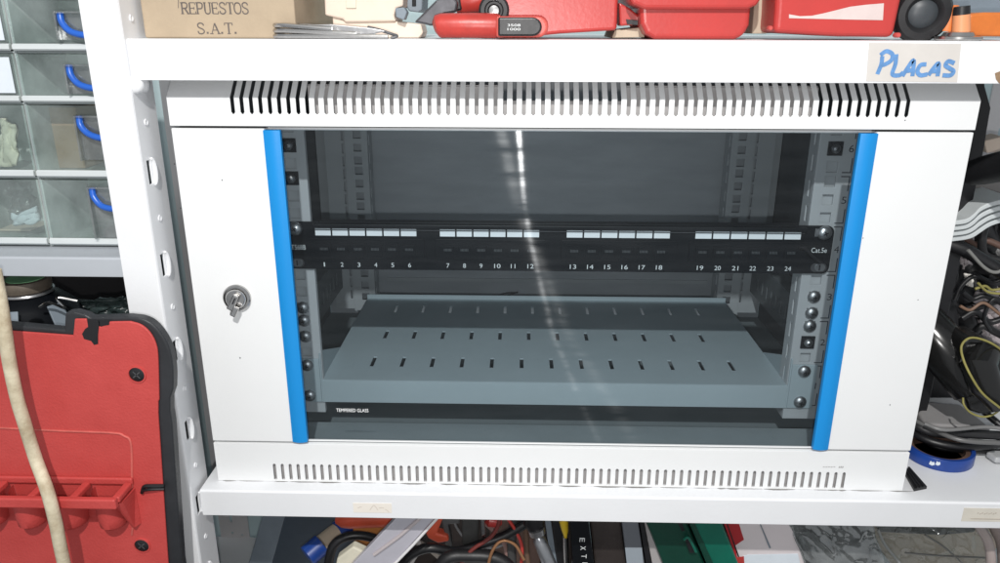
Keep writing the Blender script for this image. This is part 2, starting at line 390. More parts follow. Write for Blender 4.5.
# ---- handwritten sticker on the upper shelf
y = -20
a = P(869, 42.5, y); b = P(961, 43.5, y); c = P(957, 82, y); d = P(866, 81, y)
st = MB().prism([(a.x, y - .35, a.z), (b.x, y - .35, b.z), (c.x, y - .35, c.z), (d.x, y - .35, d.z)], (0, .3, 0)).build('paper_sticker', mat('aged_paper', (.60, .57, .54), .6, 0, .08, 40), upper)
strokes = {  # pixel strokes of the word
 'P': [[(882, 56), (881, 64), (877, 74)], [(880, 55), (886, 51), (892, 54), (891, 60), (885, 64), (881, 65)]],
 'L': [[(896, 54), (895, 64), (892, 74), (899, 75), (903, 72)]],
 'A': [[(902, 76), (907, 68), (913, 60), (913, 68), (912, 76)], [(904, 71), (912, 70)]],
 'C': [[(926, 64), (920, 65), (917, 71), (920, 75), (927, 74)]],
 'A2': [[(928, 75), (933, 68), (938, 63), (938, 70), (937, 76)], [(930, 71), (938, 71)]],
 'S': [[(954, 63), (948, 61), (945, 65), (949, 68), (953, 71), (950, 75), (942, 75)]]}
mb = MB(); k = 0
for L_ in strokes.values():
    for s_ in L_:
        pp = [P(u, v, y) for u, v in s_]; q = smoothpath([(p.x, 0, p.z) for p in pp], 5)
        ribbon(mb, [(p.x, p.z) for p in q], 2.9, y - .5 - .03 * k); k += 1
mb.build('handwriting', PENBLUE, upper)
# faded stickers on the lower shelf lip
def sticker(u0, v0, u1, v1, y, m):
    a = P(u0, v0, y); b = P(u1, v1, y)
    return MB().box(a.x, b.x, y - .35, y - .05, b.z, a.z).build('paper_sticker', m, lower)
mf1 = mat('yellowed_sticker', (.80, .75, .68), .6, 0, .05, 40)
sticker(353, 503, 392, 513, -15, mf1)
mb = MB()
for k, (s0, s1) in enumerate([((358, 508), (362, 507)), ((370, 510), (374, 505)), ((374, 505), (378, 510)), ((379, 508), (384, 508)), ((385, 509), (389, 512))]):
    p = P(*s0, -15); q = P(*s1, -15); ribbon(mb, [(p.x, p.z), ((p.x + q.x) / 2, (p.z + q.z) / 2 + .6), (q.x, q.z)], .7, -15.5 - .02 * k)
mb.build('handwriting', mat('pale_ink', (.62, .56, .50), .7), lower)
sticker(964, 508, 1012, 522, -15, PAPERB)
mb = MB()
for k in range(9):
    p = P(977 + k * 2.2, 513.4 + (k % 2) * .8, -15); ribbon(mb, [(p.x, p.z), (p.x + 1.1, p.z + .8)], .6, -15.5 - .02 * k)
p = P(970, 518.5, -15); q = P(1000, 519, -15); ribbon(mb, [(p.x, p.z), (q.x, q.z)], .5, -15.8)
mb.build('handwriting', FADED, lower)

# ================================================================ NETWORK CABINET
HD = 268.9; ZB = -40.1; DEP = 415
cab = thing('network_cabinet', 'white wall network cabinet with glass door and blue door strips standing on the shelf', 'network cabinet', (0, 200, ZB))
# --- hood: flat front band, 45 degree slope, short top
zt = 270.7; zb_ = 292.
SL = zb_ - zt
def hoodfn(a, b, h):
    if b <= SL: return (a, h, zt + b) if b < SL else (a, h, zb_ - h * .41)
    e = (b - SL) * .7071; return (a, e + h * .7071, zb_ + e - h * .7071)
hoodfn.breaks = (SL,)
NS = 72; X0 = -251.2; X1 = 248.4; pitch_ = (X1 - X0) / (NS - 1)
hs = []
for i in range(NS):
    x = X0 + i * pitch_; a_ = SL - 12.3; b_ = SL + 24
    hs.append((x - 1.45, x + 1.45, a_ + .9, b_)); hs.append((x - .8, x + .8, a_, a_ + .9))
mb = MB(); mb.plate(-300.5, 300.5, 0, SL + 34, hs, 1.2, hoodfn)
e = 34 * .7071
mb.box(-300.5, 300.5, e + .2, DEP, zb_ + e - 1.2, zb_ + e)               # top sheet behind the slope
for sx in (-1, 1):                                                      # closed ends
    x = 300.4 * sx; mb.prism([(x, .4, zt), (x, .4, zb_), (x, e, zb_ + e - .4), (x, 60, zb_ + e - .4), (x, 60, zt)], (-1.2 * sx, 0, 0))
hood = mb.build('top_hood', WHITE, cab, .35)
hood['label'] = 'top hood with a row of bent ventilation slots'
# inner baffle seen through the slots: pale channel, open (dark) in the middle and at both ends
mb = MB(); mb.box(-196, -52, 8, 10, 272, 300); mb.box(41, 185, 8, 10, 272, 300)
mb.box(-51.5, 40.5, 6, 7.5, 272, 290)
mb.box(-196, -52, 10, 26, 299, 301); mb.box(41, 185, 10, 26, 299, 301)
mb.build('baffle', BAF, hood, .3)
# --- base strip with slots
NB = 72; xb0, xb1 = -248.6, 247.6; pb = (xb1 - xb0) / (NB - 1); hs = []
for i in range(NB):
    x = xb0 + i * pb; hs.append((x - 1.35, x + 1.35, -38.4, -23.2)); hs.append((x - .8, x + .8, -23.2, -22.4))
mb = MB(); mb.plate(-300, 300, ZB, -2.2, hs, 1.2, lambda a, b, h: (a, .3 + h, b))
mb.box(-300, 300, 1.6, 5, -3.4, -2.2)                                   # top return
base = mb.build('base_strip', WHITE, cab, .35)
base['label'] = 'bottom strip with a row of short upright slots'
mb = MB(); mb.box(-299, 299, 5, 6.2, ZB, -3.6); mb.build('baffle', BAF, base)
# faint maker's print at its right end
mb = MB()
for k in range(5):
    p = P(823 + k * 2.6, 467.0, .3); ribbon(mb, [(p.x, p.z + random.uniform(-.3, .3)), (p.x + 1.4, p.z)], .8, .1)
for k in range(3):
    p = P(839 + k * 1.7, 467.2, .3); ribbon(mb, [(p.x, p.z - .9), (p.x + .5, p.z + .9)], .9, .1)
mb.build('faint_print', mat('grey_print', (.35, .34, .34), .7), base)
# grey dust gathered where the cabinet meets the shelf
mb = MB(); rr = random.Random(3); x = -296.
while x < 296:
    w_ = rr.uniform(6, 30); d_ = rr.uniform(.3, 1.5)
    mb.prism([(x, .25, ZB - .08), (x + w_ * .3, .25 - d_, ZB - .08), (x + w_ * .7, .25 - d_ * rr.uniform(.4, 1), ZB - .08), (x + w_, .25, ZB - .08)], (0, 0, .12)); x += w_ * rr.uniform(.8, 1.6)
mb.build('dust_line', mat('dust', (.22, .21, .20), .9, 0, .3, 200), base)
# --- body
for sx in (-1, 1):
    MB().box(min(sx * 297, sx * 298.5), max(sx * 297, sx * 298.5), 20, DEP, ZB, HD + 45).build('side_panel', GREYD if 0 else GREYD, cab)
    # pale vertical corner strips at the back of the side wall
mb = MB(); mb.box(-296, 296, DEP - 2, DEP - .5, ZB, HD + 45)
bk = mb.build('back_panel', GREYB, cab)
mb = MB()
mb.box(-215, 222, DEP - 5, DEP - 2, 12, 14.5); mb.box(-215, 222, DEP - 3.6, DEP - 2, 9.5, 12); 
mb.build('seam', GREY, bk)
p = P(500, 294, DEP - 3)
mb = MB(); mb.tube(smoothpath([P(484, 296.5, DEP - 4), P(500, 297.5, DEP - 5), P(518, 292, DEP - 4)]), 1.1, 6)
mb.tube(smoothpath([P(496, 296, DEP - 4), P(507, 293, DEP - 6), P(518, 292.5, DEP - 4)]), 1.1, 6)
mb.build('cable_tie', BLACK, bk, smooth=True)
mb = MB(); mb.box(-296, 296, 1.8, 66, -19.5, -18); mb.box(-296, 296, 66.1, 67.6, ZB + 1.5, -18); mb.box(-296, 296, 67.7, DEP - 3, ZB, ZB + 1.5)
mb.build('floor_plate', mat('floor_steel', (.24, .27, .28), .5, .1, .12, 14, .06, 500), cab)
mb = MB(); mb.box(-299, 299, 3, 60, HD + 2.2, HD + 3.4); mb.build('top_frame', GREYD, cab)
for sx, nm in ((-1, 'l'), (1, 'r')):
    mb = MB(); mb.box(min(sx * 283, sx * 296), max(sx * 283, sx * 296), 398, 400, 60, 236); mb.build('corner_strip', GREY, cab, .3)
# front rails
U = 44.45; Z0 = .7; HX = 232.5; RX = -1.5; YR = 76.
hz = sorted(Z0 + n * U + d for n in range(6) for d in (6.35, 22.2, 38.1))
def rail(sx, y, xin, xout, front=True):
    mb = MB(); cxh = RX + sx * HX
    if not front: cxh = sx * (HX + 1)
    hs = [(cxh - 4.7, cxh + 4.7, z - 4.7, z + 4.7) for z in hz]
    lo, hi = sorted((sx * xin + (RX if front else 0), sx * xout + (RX if front else 0)))
    mb.plate(lo, hi, -12, 268, hs, 1.8, lambda a, b, h: (a, y + h, b))
    xi = sx * xin + (RX if front else 0)
    sl = []; z = 0.
    while z < 250: sl.append((y + 8, y + 12, z + 2, z + 16)); z += 22.2
    mb.plate(y + 1.9, y + ((22 if sx > 0 else 6.) if front else 30), -12, 268, [h for h in sl if sx > 0 or not front], 1.6, lambda a, b, h: (xi + sx * h, a, b))
    if not front:
        xo = sx * xout; sl = []; z = 2.
        while z < 250: sl.append((xo + 3 * sx, xo + 5.2 * sx, z, z + 12) if sx > 0 else (xo - 5.2, xo - 3, z, z + 12)); z += 15.9
        lo, hi = sorted((xo, xo + sx * 26))
        mb.plate(lo, hi, -12, 268, sl, 1.8, lambda a, b, h: (a, y + 6 + h, b))
    r = mb.build('rail', GREY, cab, .3)
    return r, cxh
railR, cr = rail(1, YR, 219, 268); railL, cl = rail(-1, YR, 219, 268)
railR['label'] = 'right front rail with unit numbers'; railL['label'] = 'left front rail with square holes'
for sx in (-1, 1): rail(sx, 353., 221, 249, False)
# back plates in the holes: closed pockets make the empty holes read grey
for r_, cx_ in ((railL, cl), (railR, cr)):
    MB().box(cx_ - 8, cx_ + 8, YR + 3.6, YR + 4.8, -8, 266).build('hole_backing', GREY, r_)
def screws(parent, pts, y, name='screw', r=6, m=NICKEL):
    for x, z in pts:
        mb = MB(); screw(mb, x, y, z, r); mb.build(name, [m, BLACK], parent, smooth=True)
ZH = lambda n, k: Z0 + (n - 1) * U + (6.35, 22.2, 38.1)[k]
screws(railL, [(cl, ZH(3, 0)), (cl, ZH(2, 2)), (cl, ZH(2, 1))], YR)
screws(railR, [(cr, ZH(3, 1)), (cr, ZH(3, 0)), (cr, ZH(2, 2))], YR)
for r_, cx_, zz in ((railL, cl, ZH(6, 1)), (railL, cl, ZH(5, 2)), (railR, cr, ZH(6, 1)), (railR, cr, ZH(2, 1))):
    mb = MB(); mb.m(1).box(cx_ - 6.2, cx_ + 6.2, YR - 1.6, YR + .5, zz - 6, zz + 6); screw(mb, cx_, YR - 1.6, zz, 4)
    mb.build('cage_nut', [NICKEL, BLACKM], r_, .6)
# unit numbers and marks on the right rail
for n in range(1, 7):
    zc = Z0 + (n - .5) * U
    q = P(*{6: (855, 148), 5: (847, 199), 4: (839, 248), 3: (832, 294), 2: (825, 341), 1: (818, 384)}[n], YR)
    text('unit_number', str(n), 9, (cr + 11.8, YR, zc - 3.2), INK, railR, width=4.2 if n > 1 else 1.8)
    mb = MB()
    for s_ in (-1, 1):
        ribbon(mb, [(cr + 15.8, zc + s_ * 8), (cr + 15.8, zc + s_ * 20.5)], .9, YR - .3)
        ribbon(mb, [(cr + 8.5, zc + s_ * 20.5), (cr + 16.2, zc + s_ * 20.5)], .9, YR - .35)
    mb.build('unit_mark', INK, railR)
# perforated side bars
for sx in (-1, 1):
    x = sx * 264; sl = []
    yy = 105.
    while yy < 340: sl.append((yy, yy + 5, 30, 46)); yy += 17
    mb = MB(); mb.plate(95, 372, 18, 62, sl, 1.6, lambda a, b, h: (x + sx * h, a, b))
    mb.box(*sorted((x, x + sx * 22)), 95, 372, 62.1, 63.6)
    mb.build('side_bar', mat('bar_steel', (.15, .16, .165), .5, .1, .1, 10), cab, .2)
# --- door (steel frame with glass)
BX = 229.3
mb = MB()
def stile(x0, x1):
    mb.prism([(x0, 0, 0), (x0 + .0, -.0, 0), (x1, 0, 0), (x1, 18, 0), (x0, 18, 0)], (0, 0, HD))
mb.box(-300, -BX - 0, 0, 18, 0, HD); mb.box(BX, 300, 0, 18, 0, HD)
mb.box(-BX, BX, 3.5, 6, -1.2, .1); mb.box(-BX, BX, 9, 16, HD - 2.2, HD + .2)
door = mb.build('door', WHITE, cab, .8)
door['label'] = 'front door with white side panels and dark glass'
for sx, w in ((-1, 12.5), (1, 12.5)):
    lo, hi = sorted((sx * (BX + .5), sx * (BX - w)))
    pr = []
    for k in range(9):
        t = k / 8; pr.append((lo + (hi - lo) * t, -1.2 - 1.6 * sin(pi * t), 0.6))
    pr += [(hi, 3, .6), (lo, 3, .6)]
    MB().prism(pr, (0, 0, HD - 1.6)).build('edge_strip', BLUE, door, .3, smooth=True)
gl = MB().box(-BX + 11, BX - 11, 3.2, 3.3, 1.4, HD - .8); gl = gl.build('glass_pane', GLASS, door)
# keep one optical surface only: delete the rear and rim faces
bm = bmesh.new(); bm.from_mesh(gl.data); bmesh.ops.delete(bm, geom=[f for f in bm.faces if f.normal.y > -.9], context='FACES'); bm.to_mesh(gl.data); bm.free()
q = P(336.5, 411.8, 3); q2 = P(368.5, 411.8, 3)
text('glass_print', 'TEMPERED GLASS', 4.6, (q.x, 3.1, q.z), mat('print_white', (.95, .97, .97), .5), door, width=q2.x - q.x)
rc_ = random.Random(5)
for u, v in ((174.5, 164), (180.5, 208), (863, 238), (240, 358), (905, 120), (918, 300), (222, 180), (890, 405)):
    p = P(u, v, 0); MB().prism([(p.x + rc_.uniform(.3, .8) * cos(k * 1.26), -.06, p.z + rc_.uniform(.3, .9) * sin(k * 1.26)) for k in range(5)], (0, .1, 0)).build('paint_chip', DSTEEL, door)
# lock: chrome barrel and wing knob
lc = P(237.5, 297.5, 0)
mb = MB(); mb.lathe([(11.4, 0), (11.4, -2.2), (10.4, -3.4), (9.2, -3.6), (9.0, -2.2), (8.6, -2.2), (8.2, -5), (7.2, -6), (.3, -6.2)], (lc.x, 0, lc.z), (0, 1, 0), 36)
lk = mb.build('lock', CHROME, door, smooth=True)
a = radians(62); c0 = Vector((lc.x, -6, lc.z)); d_ = Vector((cos(a), 0, sin(a))); e_ = Vector((-d_.z, 0, d_.x))
mb = MB(); mb.prism([c0 - d_ * 8 - e_ * 2.8, c0 + d_ * 6.2 - e_ * 2.2, c0 + d_ * 6.2 + e_ * 2.2, c0 - d_ * 8 + e_ * 2.8], (0, -5, 0)); 
c1 = c0 - d_ * 9 - e_ * 4; mb.prism([c1 + Vector((0, -2, 0)) - d_ * 3 - e_ * 2.4, c1 + d_ * 6 - e_ * 2.4 + Vector((0, -2, 0)), c1 + d_ * 6 + e_ * 2.4 + Vector((0, -2, 0)), c1 - d_ * 3 + e_ * 2.4 + Vector((0, -2, 0))], (0, -3, 0))
mb.build('lock_knob', CHROME, door, .9)
mb = MB(); c2 = c0 + Vector((1, -5.1, 1)); mb.prism([c2 - d_ * 3 - e_ * .5, c2 + d_ * 3 - e_ * .5, c2 + d_ * 3 + e_ * .5, c2 - d_ * 3 + e_ * .5], (0, -.3, 0)); mb.build('keyhole', BLACK, door)

# ================================================================ PATCH PANEL
YP = YR - 3.2
zp0, zp1 = Z0 + 3 * U + .4, Z0 + 4 * U - .2
pp = thing('patch_panel', 'long black patch panel with 24 numbered ports screwed across the rack rails', 'patch panel', (0, YP, zp0))
def rrect(x0, x1, z0, z1, r, y, n=5):
    pts = []
    for cx_, cz_, a0 in ((x1 - r, z1 - r, 0), (x0 + r, z1 - r, 90), (x0 + r, z0 + r, 180), (x1 - r, z0 + r, 270)):
        for k in range(n + 1):
            a = radians(a0 + 90 * k / n); pts.append((cx_ + r * cos(a), y, cz_ + r * sin(a)))
    return pts
mb = MB(); mb.prism(rrect(-242, 239.5, zp0, zp1, 6, YP), (0, 2, 0)); fp = mb.build('face_plate', BLACKM, pp, .3)
MB().box(-217, 214, YP - 5.5, YP - .05, zp1 - 4.5, zp1 - .6).build('top_ridge', BLACKM, pp, .6)
MB().box(-217, 214, YP + 2.1, YP + 26, zp0 + 4, zp1 - 4).build('port_housing', BLACK, pp)
MB().box(-217, 214, YP - .9, YP - .05, zp1 - 7.1, zp1 - 6.5).build('line', DSTEEL, pp)
zlab = P(350, 228, YP).z
groups = [(-216.8, -125.5), (-106.1, -17.1), (5.7, 97.5), (118.4, 211.4)]
zl0, zl1 = Z0 + 3 * U + 32.0, Z0 + 3 * U + 38.6
n = 0
for gi, (ga, gb) in enumerate(groups):
    w = (gb - ga) / 6
    mb = MB(); mb.prism(rrect(ga - 4, gb + 6, zp0 + 10.5, zl0 - 2.5, 1.5, YP), (0, -1.1, 0)); mb.build('port_block', BLACKM, pp, .2)
    for k in range(6):
        x0 = ga + k * w; n += 1
        MB().box(x0 + .7, x0 + w - .7, YP - .9, YP - .1, zl0, zl1).build('label_window', LABELW, pp, .2)
        xc_ = x0 + w / 2
        mb = MB(); mb.box(xc_ - 6, xc_ + 6, YP - 1.9, YP - 1.15, zp0 + 12.5, zp0 + 24.5); mb.m(1)
        mb.box(xc_ - 4.6, xc_ + 4.6, YP - 2.1, YP - 1.92, zp0 + 14, zp0 + 21.5); mb.m(2)
        for j in range(6): mb.box(xc_ - 3.2 + j * 1.2, xc_ - 2.7 + j * 1.2, YP - 2.2, YP - 2.12, zp0 + 18.5, zp0 + 20.8)
        mb.build('port', [BLACKM, BLACKM, GREYD], pp)
        t_ = text('port_number', str(n), 5.8, (xc_ - (1.5 if n < 10 else 3.2), YP, zp0 + 2.6), PRINT, pp, width=(2.6 if n > 1 else 1.1) if n < 10 else (5.6 if n != 11 else 4.0))
p = P(292, 249.5, YP); text('printed_text', 'T568B', 6.6, (p.x - .5, YP, p.z), PRINT, pp, width=13)
p = P(811, 252.5, YP); text('printed_text', 'Cat.5e', 6.4, (p.x, YP, p.z), PRINT, pp, width=13.5)
screws(pp, [(cl, ZH(4, 2)), (cr, ZH(4, 2))], YP, r=6.4, m=STEEL)
for x, z in ((cl, ZH(4, 0)), (cr, ZH(4, 0))):
    mb = MB(); mb.prism(rrect(x - 8, x + 6, z - 4, z + 4, 3.9, YP - .05), (0, -.4, 0)); mb.m(1)
    mb.prism(rrect(x - 4.5, x + 4.5, z - 3.2, z + 3.2, 3, YP - .46), (0, -.5, 0)); mb.m(2); mb.box(x - 1.1, x + .1, YP - 1.3, YP - .98, z - 2.5, z + 2.5)
    mb.build('oval_slot', [DSTEEL, STEEL, BLACK], pp)
p = P(815, 232.5, YP)
MB().box(p.x, p.x + 5, YP - .5, YP - .05, p.z - 3.6, p.z + 3.4).build('oval_slot', STEEL, pp, .3)
# little black stray cable across its right end
mb = MB(); mb.tube(smoothpath([P(799, 247, YP - 4), P(806, 249, YP - 4), P(812, 256, YP - 4), P(821, 262, YP - 5)]), 1.2, 8); mb.build('cable_tie', BLACK, pp, smooth=True)

# ================================================================ RACK SHELF
sh = thing('rack_shelf', 'grey perforated steel tray shelf mounted low in the rack below the patch panel', 'rack shelf', (0, YR, 0))
ZS = 23.2
hs = []
def shrow(yc, x0, x1, n, ln, w=3.1):
    for k in range(n):
        x = x0 + (x1 - x0) * k / (n - 1); hs.append((round(x - w / 2, 3), round(x + w / 2, 3), yc - ln / 2, yc + ln / 2))
shrow(118, -180, 176.5, 13, 23, 3.7)
shrow(188.5, -179, 163, 12, 22, 3.7) ; hs[-1] = hs[-1]
shrow(267, -180, 176, 12, 22, 3.4)
mb = MB()
mb.plate(-221, 218, YR - .4, 304, hs, 1.5, lambda a, b, h: (a, b, ZS - h))
mb.box(-221, 218, YR - 2, YR - .4, 0.2, ZS - .6)                          # front lip
mb.prism([(-221, YR - 2, ZS - .6), (-221, YR - .4, ZS), (-221, YR - .4, ZS - .8)], (439, 0, 0))
mb.box(-221, 218, 302.4, 304, ZS + .1, ZS + 5)
mb.box(-221, -219.5, YR, 304, 2, ZS - 1.6); mb.box(216.5, 218, YR, 304, 2, ZS - 1.6)
tr = mb.build('tray', SHELFG, sh, .3)
for sx, xx in ((-1, -221), (1, 218)):                                     # side gussets and ears
    mb = MB(); mb.prism([(xx, YR - 2, 0), (xx, YR - 2, 51), (xx, YR + 8, 50), (xx, 152, ZS), (xx, 152, 2)], (sx * 1.6, 0, 0))
    lo, hi = sorted((xx + sx * 1.7, sx * 243)); mb.box(lo, hi, YR - 2.2, YR - .6, .2, 45.2)
    mb.build('bracket', SHELFG, sh, .4)
screws(sh, [(cl, ZH(1, 2)), (cr, ZH(1, 2)), (cl, ZH(1, 0)), (cr, ZH(1, 0))], YR - 2.2)

# ================================================================ helpers for the loose things
def low(mb_pts, y, z): return [Vector((p.x, y, z)) for p in mb_pts]
def stand(uTL, uBL, uTR, uBR, y, thick, vt=505, zb=-329.5):
    """upright quad seen between v=vt and v=563, carried on down to the bottom shelf"""
    tl, tr = P(uTL, vt, y), P(uTR, vt, y); bl, br = P(uBL, 563, y), P(uBR, 563, y)
    kl = (zb - tl.z) / (bl.z - tl.z); kr = (zb - tr.z) / (br.z - tr.z)
    a = tl + (bl - tl) * kl; b = tr + (br - tr) * kr
    return MB().prism([tl, tr, b, a], (0, thick, 0))
def crumple(name, quad, y, m, parent=None, amp=6, n=22, thick=3, seed=1, f=9.):
    """wrinkled sheet between four seen corners (tl,tr,br,bl), each (u,v) or (u,v,y)"""
    from mathutils import noise
    q = [P(*(c if len(c) == 3 else (*c, y))) for c in quad]; vs = []; fs = []
    for j in range(n + 1):
        for i in range(n + 1):
            s_, t_ = i / n, j / n
            p = (q[0] * (1 - s_) + q[1] * s_) * (1 - t_) + (q[3] * (1 - s_) + q[2] * s_) * t_
            k = noise.turbulence(Vector((s_ * f, t_ * f, seed * 3.7)), 4, True)
            vs.append(p + Vector((0, (k - .7) * amp * 2, 0)) + Vector((noise.noise(Vector((s_ * f, t_ * f, seed))), 0, noise.noise(Vector((t_ * f, s_ * f, seed + 9))))) * amp * .5)
    for j in range(n):
        for i in range(n): a = j * (n + 1) + i; fs.append((a, a + 1, a + n + 2, a + n + 1))
    mb = MB(); mb.add(vs, fs); ob = mb.build(name, m, parent, smooth=False)
    for p in ob.data.polygons: p.use_smooth = True
    s = ob.modifiers.new('thickness', 'SOLIDIFY'); s.thickness = thick * .001
    return ob
def rbox(mb, x0, x1, y0, y1, z0, z1): return mb.box(x0, x1, y0, y1, z0, z1)

# ================================================================ LEFT BAY: drawer organizer
YO = 12.
org = thing('drawer_organizer', 'white organizer with clear drawers and blue handles on the left shelf', 'organizer', (-420, YO, 170.4))
rows = [(P(60, 51, YO).z, P(60, 43.5, YO).z), (P(60, 102.5, YO).z, P(60, 95.5, YO).z), (P(60, 177.5, YO).z, P(60, 170, YO).z), (P(75, 245, YO).z, P(75, 238, YO).z)]
rows = [(rows[0][1] + 34, rows[0][1] + 39)] + rows
xd = -418.; XW = 66.
zbot = 170.8; ztop_ = rows[0][1] + 40
fr = MB()
for x in (xd - XW * 2 - 2, xd - XW - 1, xd - 1, xd + XW - 1): fr.box(x, x + 2, YO + 3, YO + 70, zbot, ztop_)
for a, b in rows: fr.box(xd - XW * 2 + .2, xd + XW - 1.2, YO + 4, YO + 70, a - 1.6, a - .2)
fr.box(xd - XW * 2, xd + XW, YO + 70.2, YO + 72, zbot, ztop_)
fr.build('frame', mat('organizer_shell', (.34, .38, .385), .5, 0, .1, 20), org)
hpts = [[(60, 13), (62, 22), (70, 31), (84, 35), (94, 34), (99, 30), (101, 24)], [(69, 65), (71, 75), (79, 84), (92, 88), (103, 87), (108, 83), (110, 77)],
        [(79, 116), (81, 126), (89, 134), (101, 138), (110, 137), (115, 133), (117, 127)], [(92, 188), (94, 197), (102, 206), (114, 209), (122, 208), (126, 204), (128, 198)]]
hfr = [(56, 11, 104, 40), (66, 64, 112, 94), (76, 115, 120, 160), (89, 186, 132, 238)]
for c_ in range(2):
    x0 = xd - c_ * XW + 1.2; x1 = x0 + XW - 2.4
    for r_ in range(4):
        top = rows[r_][0] - 2.2; bot, st_ = rows[r_ + 1]
        mb = MB(); mb.m(0).prism([(x0, YO, bot + .2), (x0, YO - 1.6, bot + 1.5), (x0, YO - 1.6, st_ - 1), (x0, YO, st_)], (x1 - x0, 0, 0))
        mb.m(1).box(x0, x1, YO + .6, YO + 1.4, st_ + .1, top)
        mb.m(2).box(x0, x0 + 1.2, YO + 1.6, YO + 66, bot + 1, top); mb.m(2).box(x1 - 1.2, x1, YO + 1.6, YO + 66, bot + 1, top)
        mb.m(2).box(x0 + 1.3, x1 - 1.3, YO + 1.6, YO + 66, bot + 1, bot + 2); mb.m(2).box(x0 + 1.3, x1 - 1.3, YO + 65, YO + 66, bot + 2.1, top)
        d = mb.build('drawer', [ORG_W, CLEAR, CLEARM], org)
        if c_ == 0:
            off = 0
            MB().tube(smoothpath([P(u, v, YO - 7 + 5 * abs(k - 3) / 3) for k, (u, v) in enumerate(hpts[r_])]), 2.5, 10).build('handle', BLUEH, d, smooth=True)
            u0_, v0_, u1_, v1_ = hfr[r_]; a = P(u0_, v0_, YO - 1); b = P(u1_, v1_, YO - 1)
            mb = MB(); mb.box(a.x, a.x + 1.6, YO - 6, YO + .4, b.z, a.z); mb.box(a.x + 1.7, b.x, YO - 6, YO + .4, a.z - 1.6, a.z); mb.box(a.x + 1.7, b.x, YO - 1.4, YO - .6, b.z, a.z - 1.7)
            mb.build('handle_guard', FILM, d, .3)
a = P(-20, 57, YO - 2); b = P(14.5, 93, YO - 2); MB().box(a.x, b.x, YO - .8, YO - .3, b.z, a.z).build('paper_label', PAPERW, org)
a = P(-20, -8, YO - 2); b = P(3.5, 40, YO - 2); MB().box(a.x, b.x, YO - .8, YO - .3, b.z, a.z).build('paper_label', PAPERW, org)
a = P(40, 107, 40); b = P(84, 160, 40); t = MB().box(a.x, b.x, 40, 76, rows[3][0] + 2.3, a.z).build('cardboard_box', CARDD, None, .6)
tag(t, 'small brown cardboard box inside the third clear drawer', 'box')
a = P(86, 107, 60); b = P(100, 160, 60); t = MB().box(a.x, b.x - 6, 60, 76, rows[3][0] + 2.3, a.z).build('cardboard_box', CARD, None, .6)
tag(t, 'lighter cardboard strip behind the blue handle of the third drawer', 'box')
t = crumple('plastic_bag', [(4, 118), (17, 124), (20, 165), (0, 166)], 36, CREAM, None, 4, 14, 2, 3, 2.5); tag(t, 'crumpled cream plastic bag inside the third drawer at the photo edge', 'bag')
t = crumple('foam_pad', [(15, 214), (38, 205), (42, 220), (16, 226)], 30, PAPERW, None, 1.5, 12, 4, 5, 2.5); tag(t, 'white crumpled foam pad inside the lowest left drawer', 'foam')
a = P(-5, 228, 50); b = P(36, 238, 50); t = MB().box(a.x, b.x, 45, 76, rows[4][0] + 2.3, a.z).build('plastic_block', BEIGE, None, .8); tag(t, 'flat beige block on the floor of the lowest left drawer', 'block')
t = crumple('plastic_bag', [(0, 180), (34, 182), (38, 236), (0, 236)], 68, FILM, None, 8, 16, 1, 8); tag(t, 'clear crinkled bag behind the white pad in the lowest left drawer', 'bag')

# ================================================================ LEFT: under the left shelf
zt_ = P(25, 278, 20).z
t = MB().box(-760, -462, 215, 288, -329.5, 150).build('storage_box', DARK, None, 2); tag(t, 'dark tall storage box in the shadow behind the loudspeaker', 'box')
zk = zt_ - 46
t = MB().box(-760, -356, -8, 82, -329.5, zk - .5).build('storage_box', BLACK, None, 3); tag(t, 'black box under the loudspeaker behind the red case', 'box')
o_ = P(25, 283, 20); YS = 20.
sp = thing('loudspeaker', 'bare loudspeaker lying face down with green label on its magnet', 'loudspeaker', (o_.x, YS, zk))
ax = (o_.x, YS, 0)
MB().lathe([(18, 0), (19.5, 1), (20, 3), (20, 8), (19.2, 9.6), (17.5, 10), (.5, 10)], (o_.x, YS, zt_ - 10), (0, 0, 1), 40).build('magnet', RUST, sp, smooth=True)
MB().lathe([(15, 0), (15, .5), (.4, .6)], (o_.x + 1, YS, zt_ + .05), (0, 0, 1), 32).build('paper_disc', GREENP, sp)
MB().lathe([(21, 0), (21.5, -1), (21.5, -2), (19, -2.5)], (o_.x, YS, zt_ - 10.1), (0, 0, 1), 40).build('magnet_plate', STEEL, sp, smooth=True)
mb = MB(); mb.lathe([(18, 0), (24, -3), (32, -10), (44, -24), (54, -27), (60, -28.5), (60, -31), (56, -31)], (o_.x, YS, zt_ - 11.6), (0, 0, 1), 48)
mb.build('basket', BLACKM, sp, smooth=True)
for aa in (-1.35, -.5, -2.3):
    c_, s_ = cos(aa), sin(aa); o2 = Vector((o_.x + 37 * c_, YS + 37 * s_, zt_ - 17))
    tvec = Vector((-s_, c_, 0)) * 6; dn = Vector((12 * c_, 12 * s_, -22))
    MB().prism([o2 - tvec, o2 + tvec, o2 + tvec * 1.2 + dn, o2 - tvec * 1.2 + dn], Vector((c_, s_, .6)) * 1.5).build('basket_arm', SLATE, sp, .4)
mb = MB(); mb.tube(smoothpath([(o_.x + 30, YS - 32, zt_ - 14), (o_.x + 40, YS - 34, zt_ - 9), (o_.x + 48, YS - 28, zt_ - 16), (o_.x + 38, YS - 20, zt_ - 10), (o_.x + 52, YS - 16, zt_ - 14)]), 1.2, 6)
mb.build('terminal_wire', CHROME, sp, smooth=True)
t = crumple('plastic_bag', [(72, 300), (130, 296), (132, 322), (80, 322)], 40, mat('dark_green_film', (.03, .045, .045), .25), None, 5, 16, 1, 11)
tag(t, 'dark shiny plastic sheet between the red case and the white upright', 'plastic sheet')

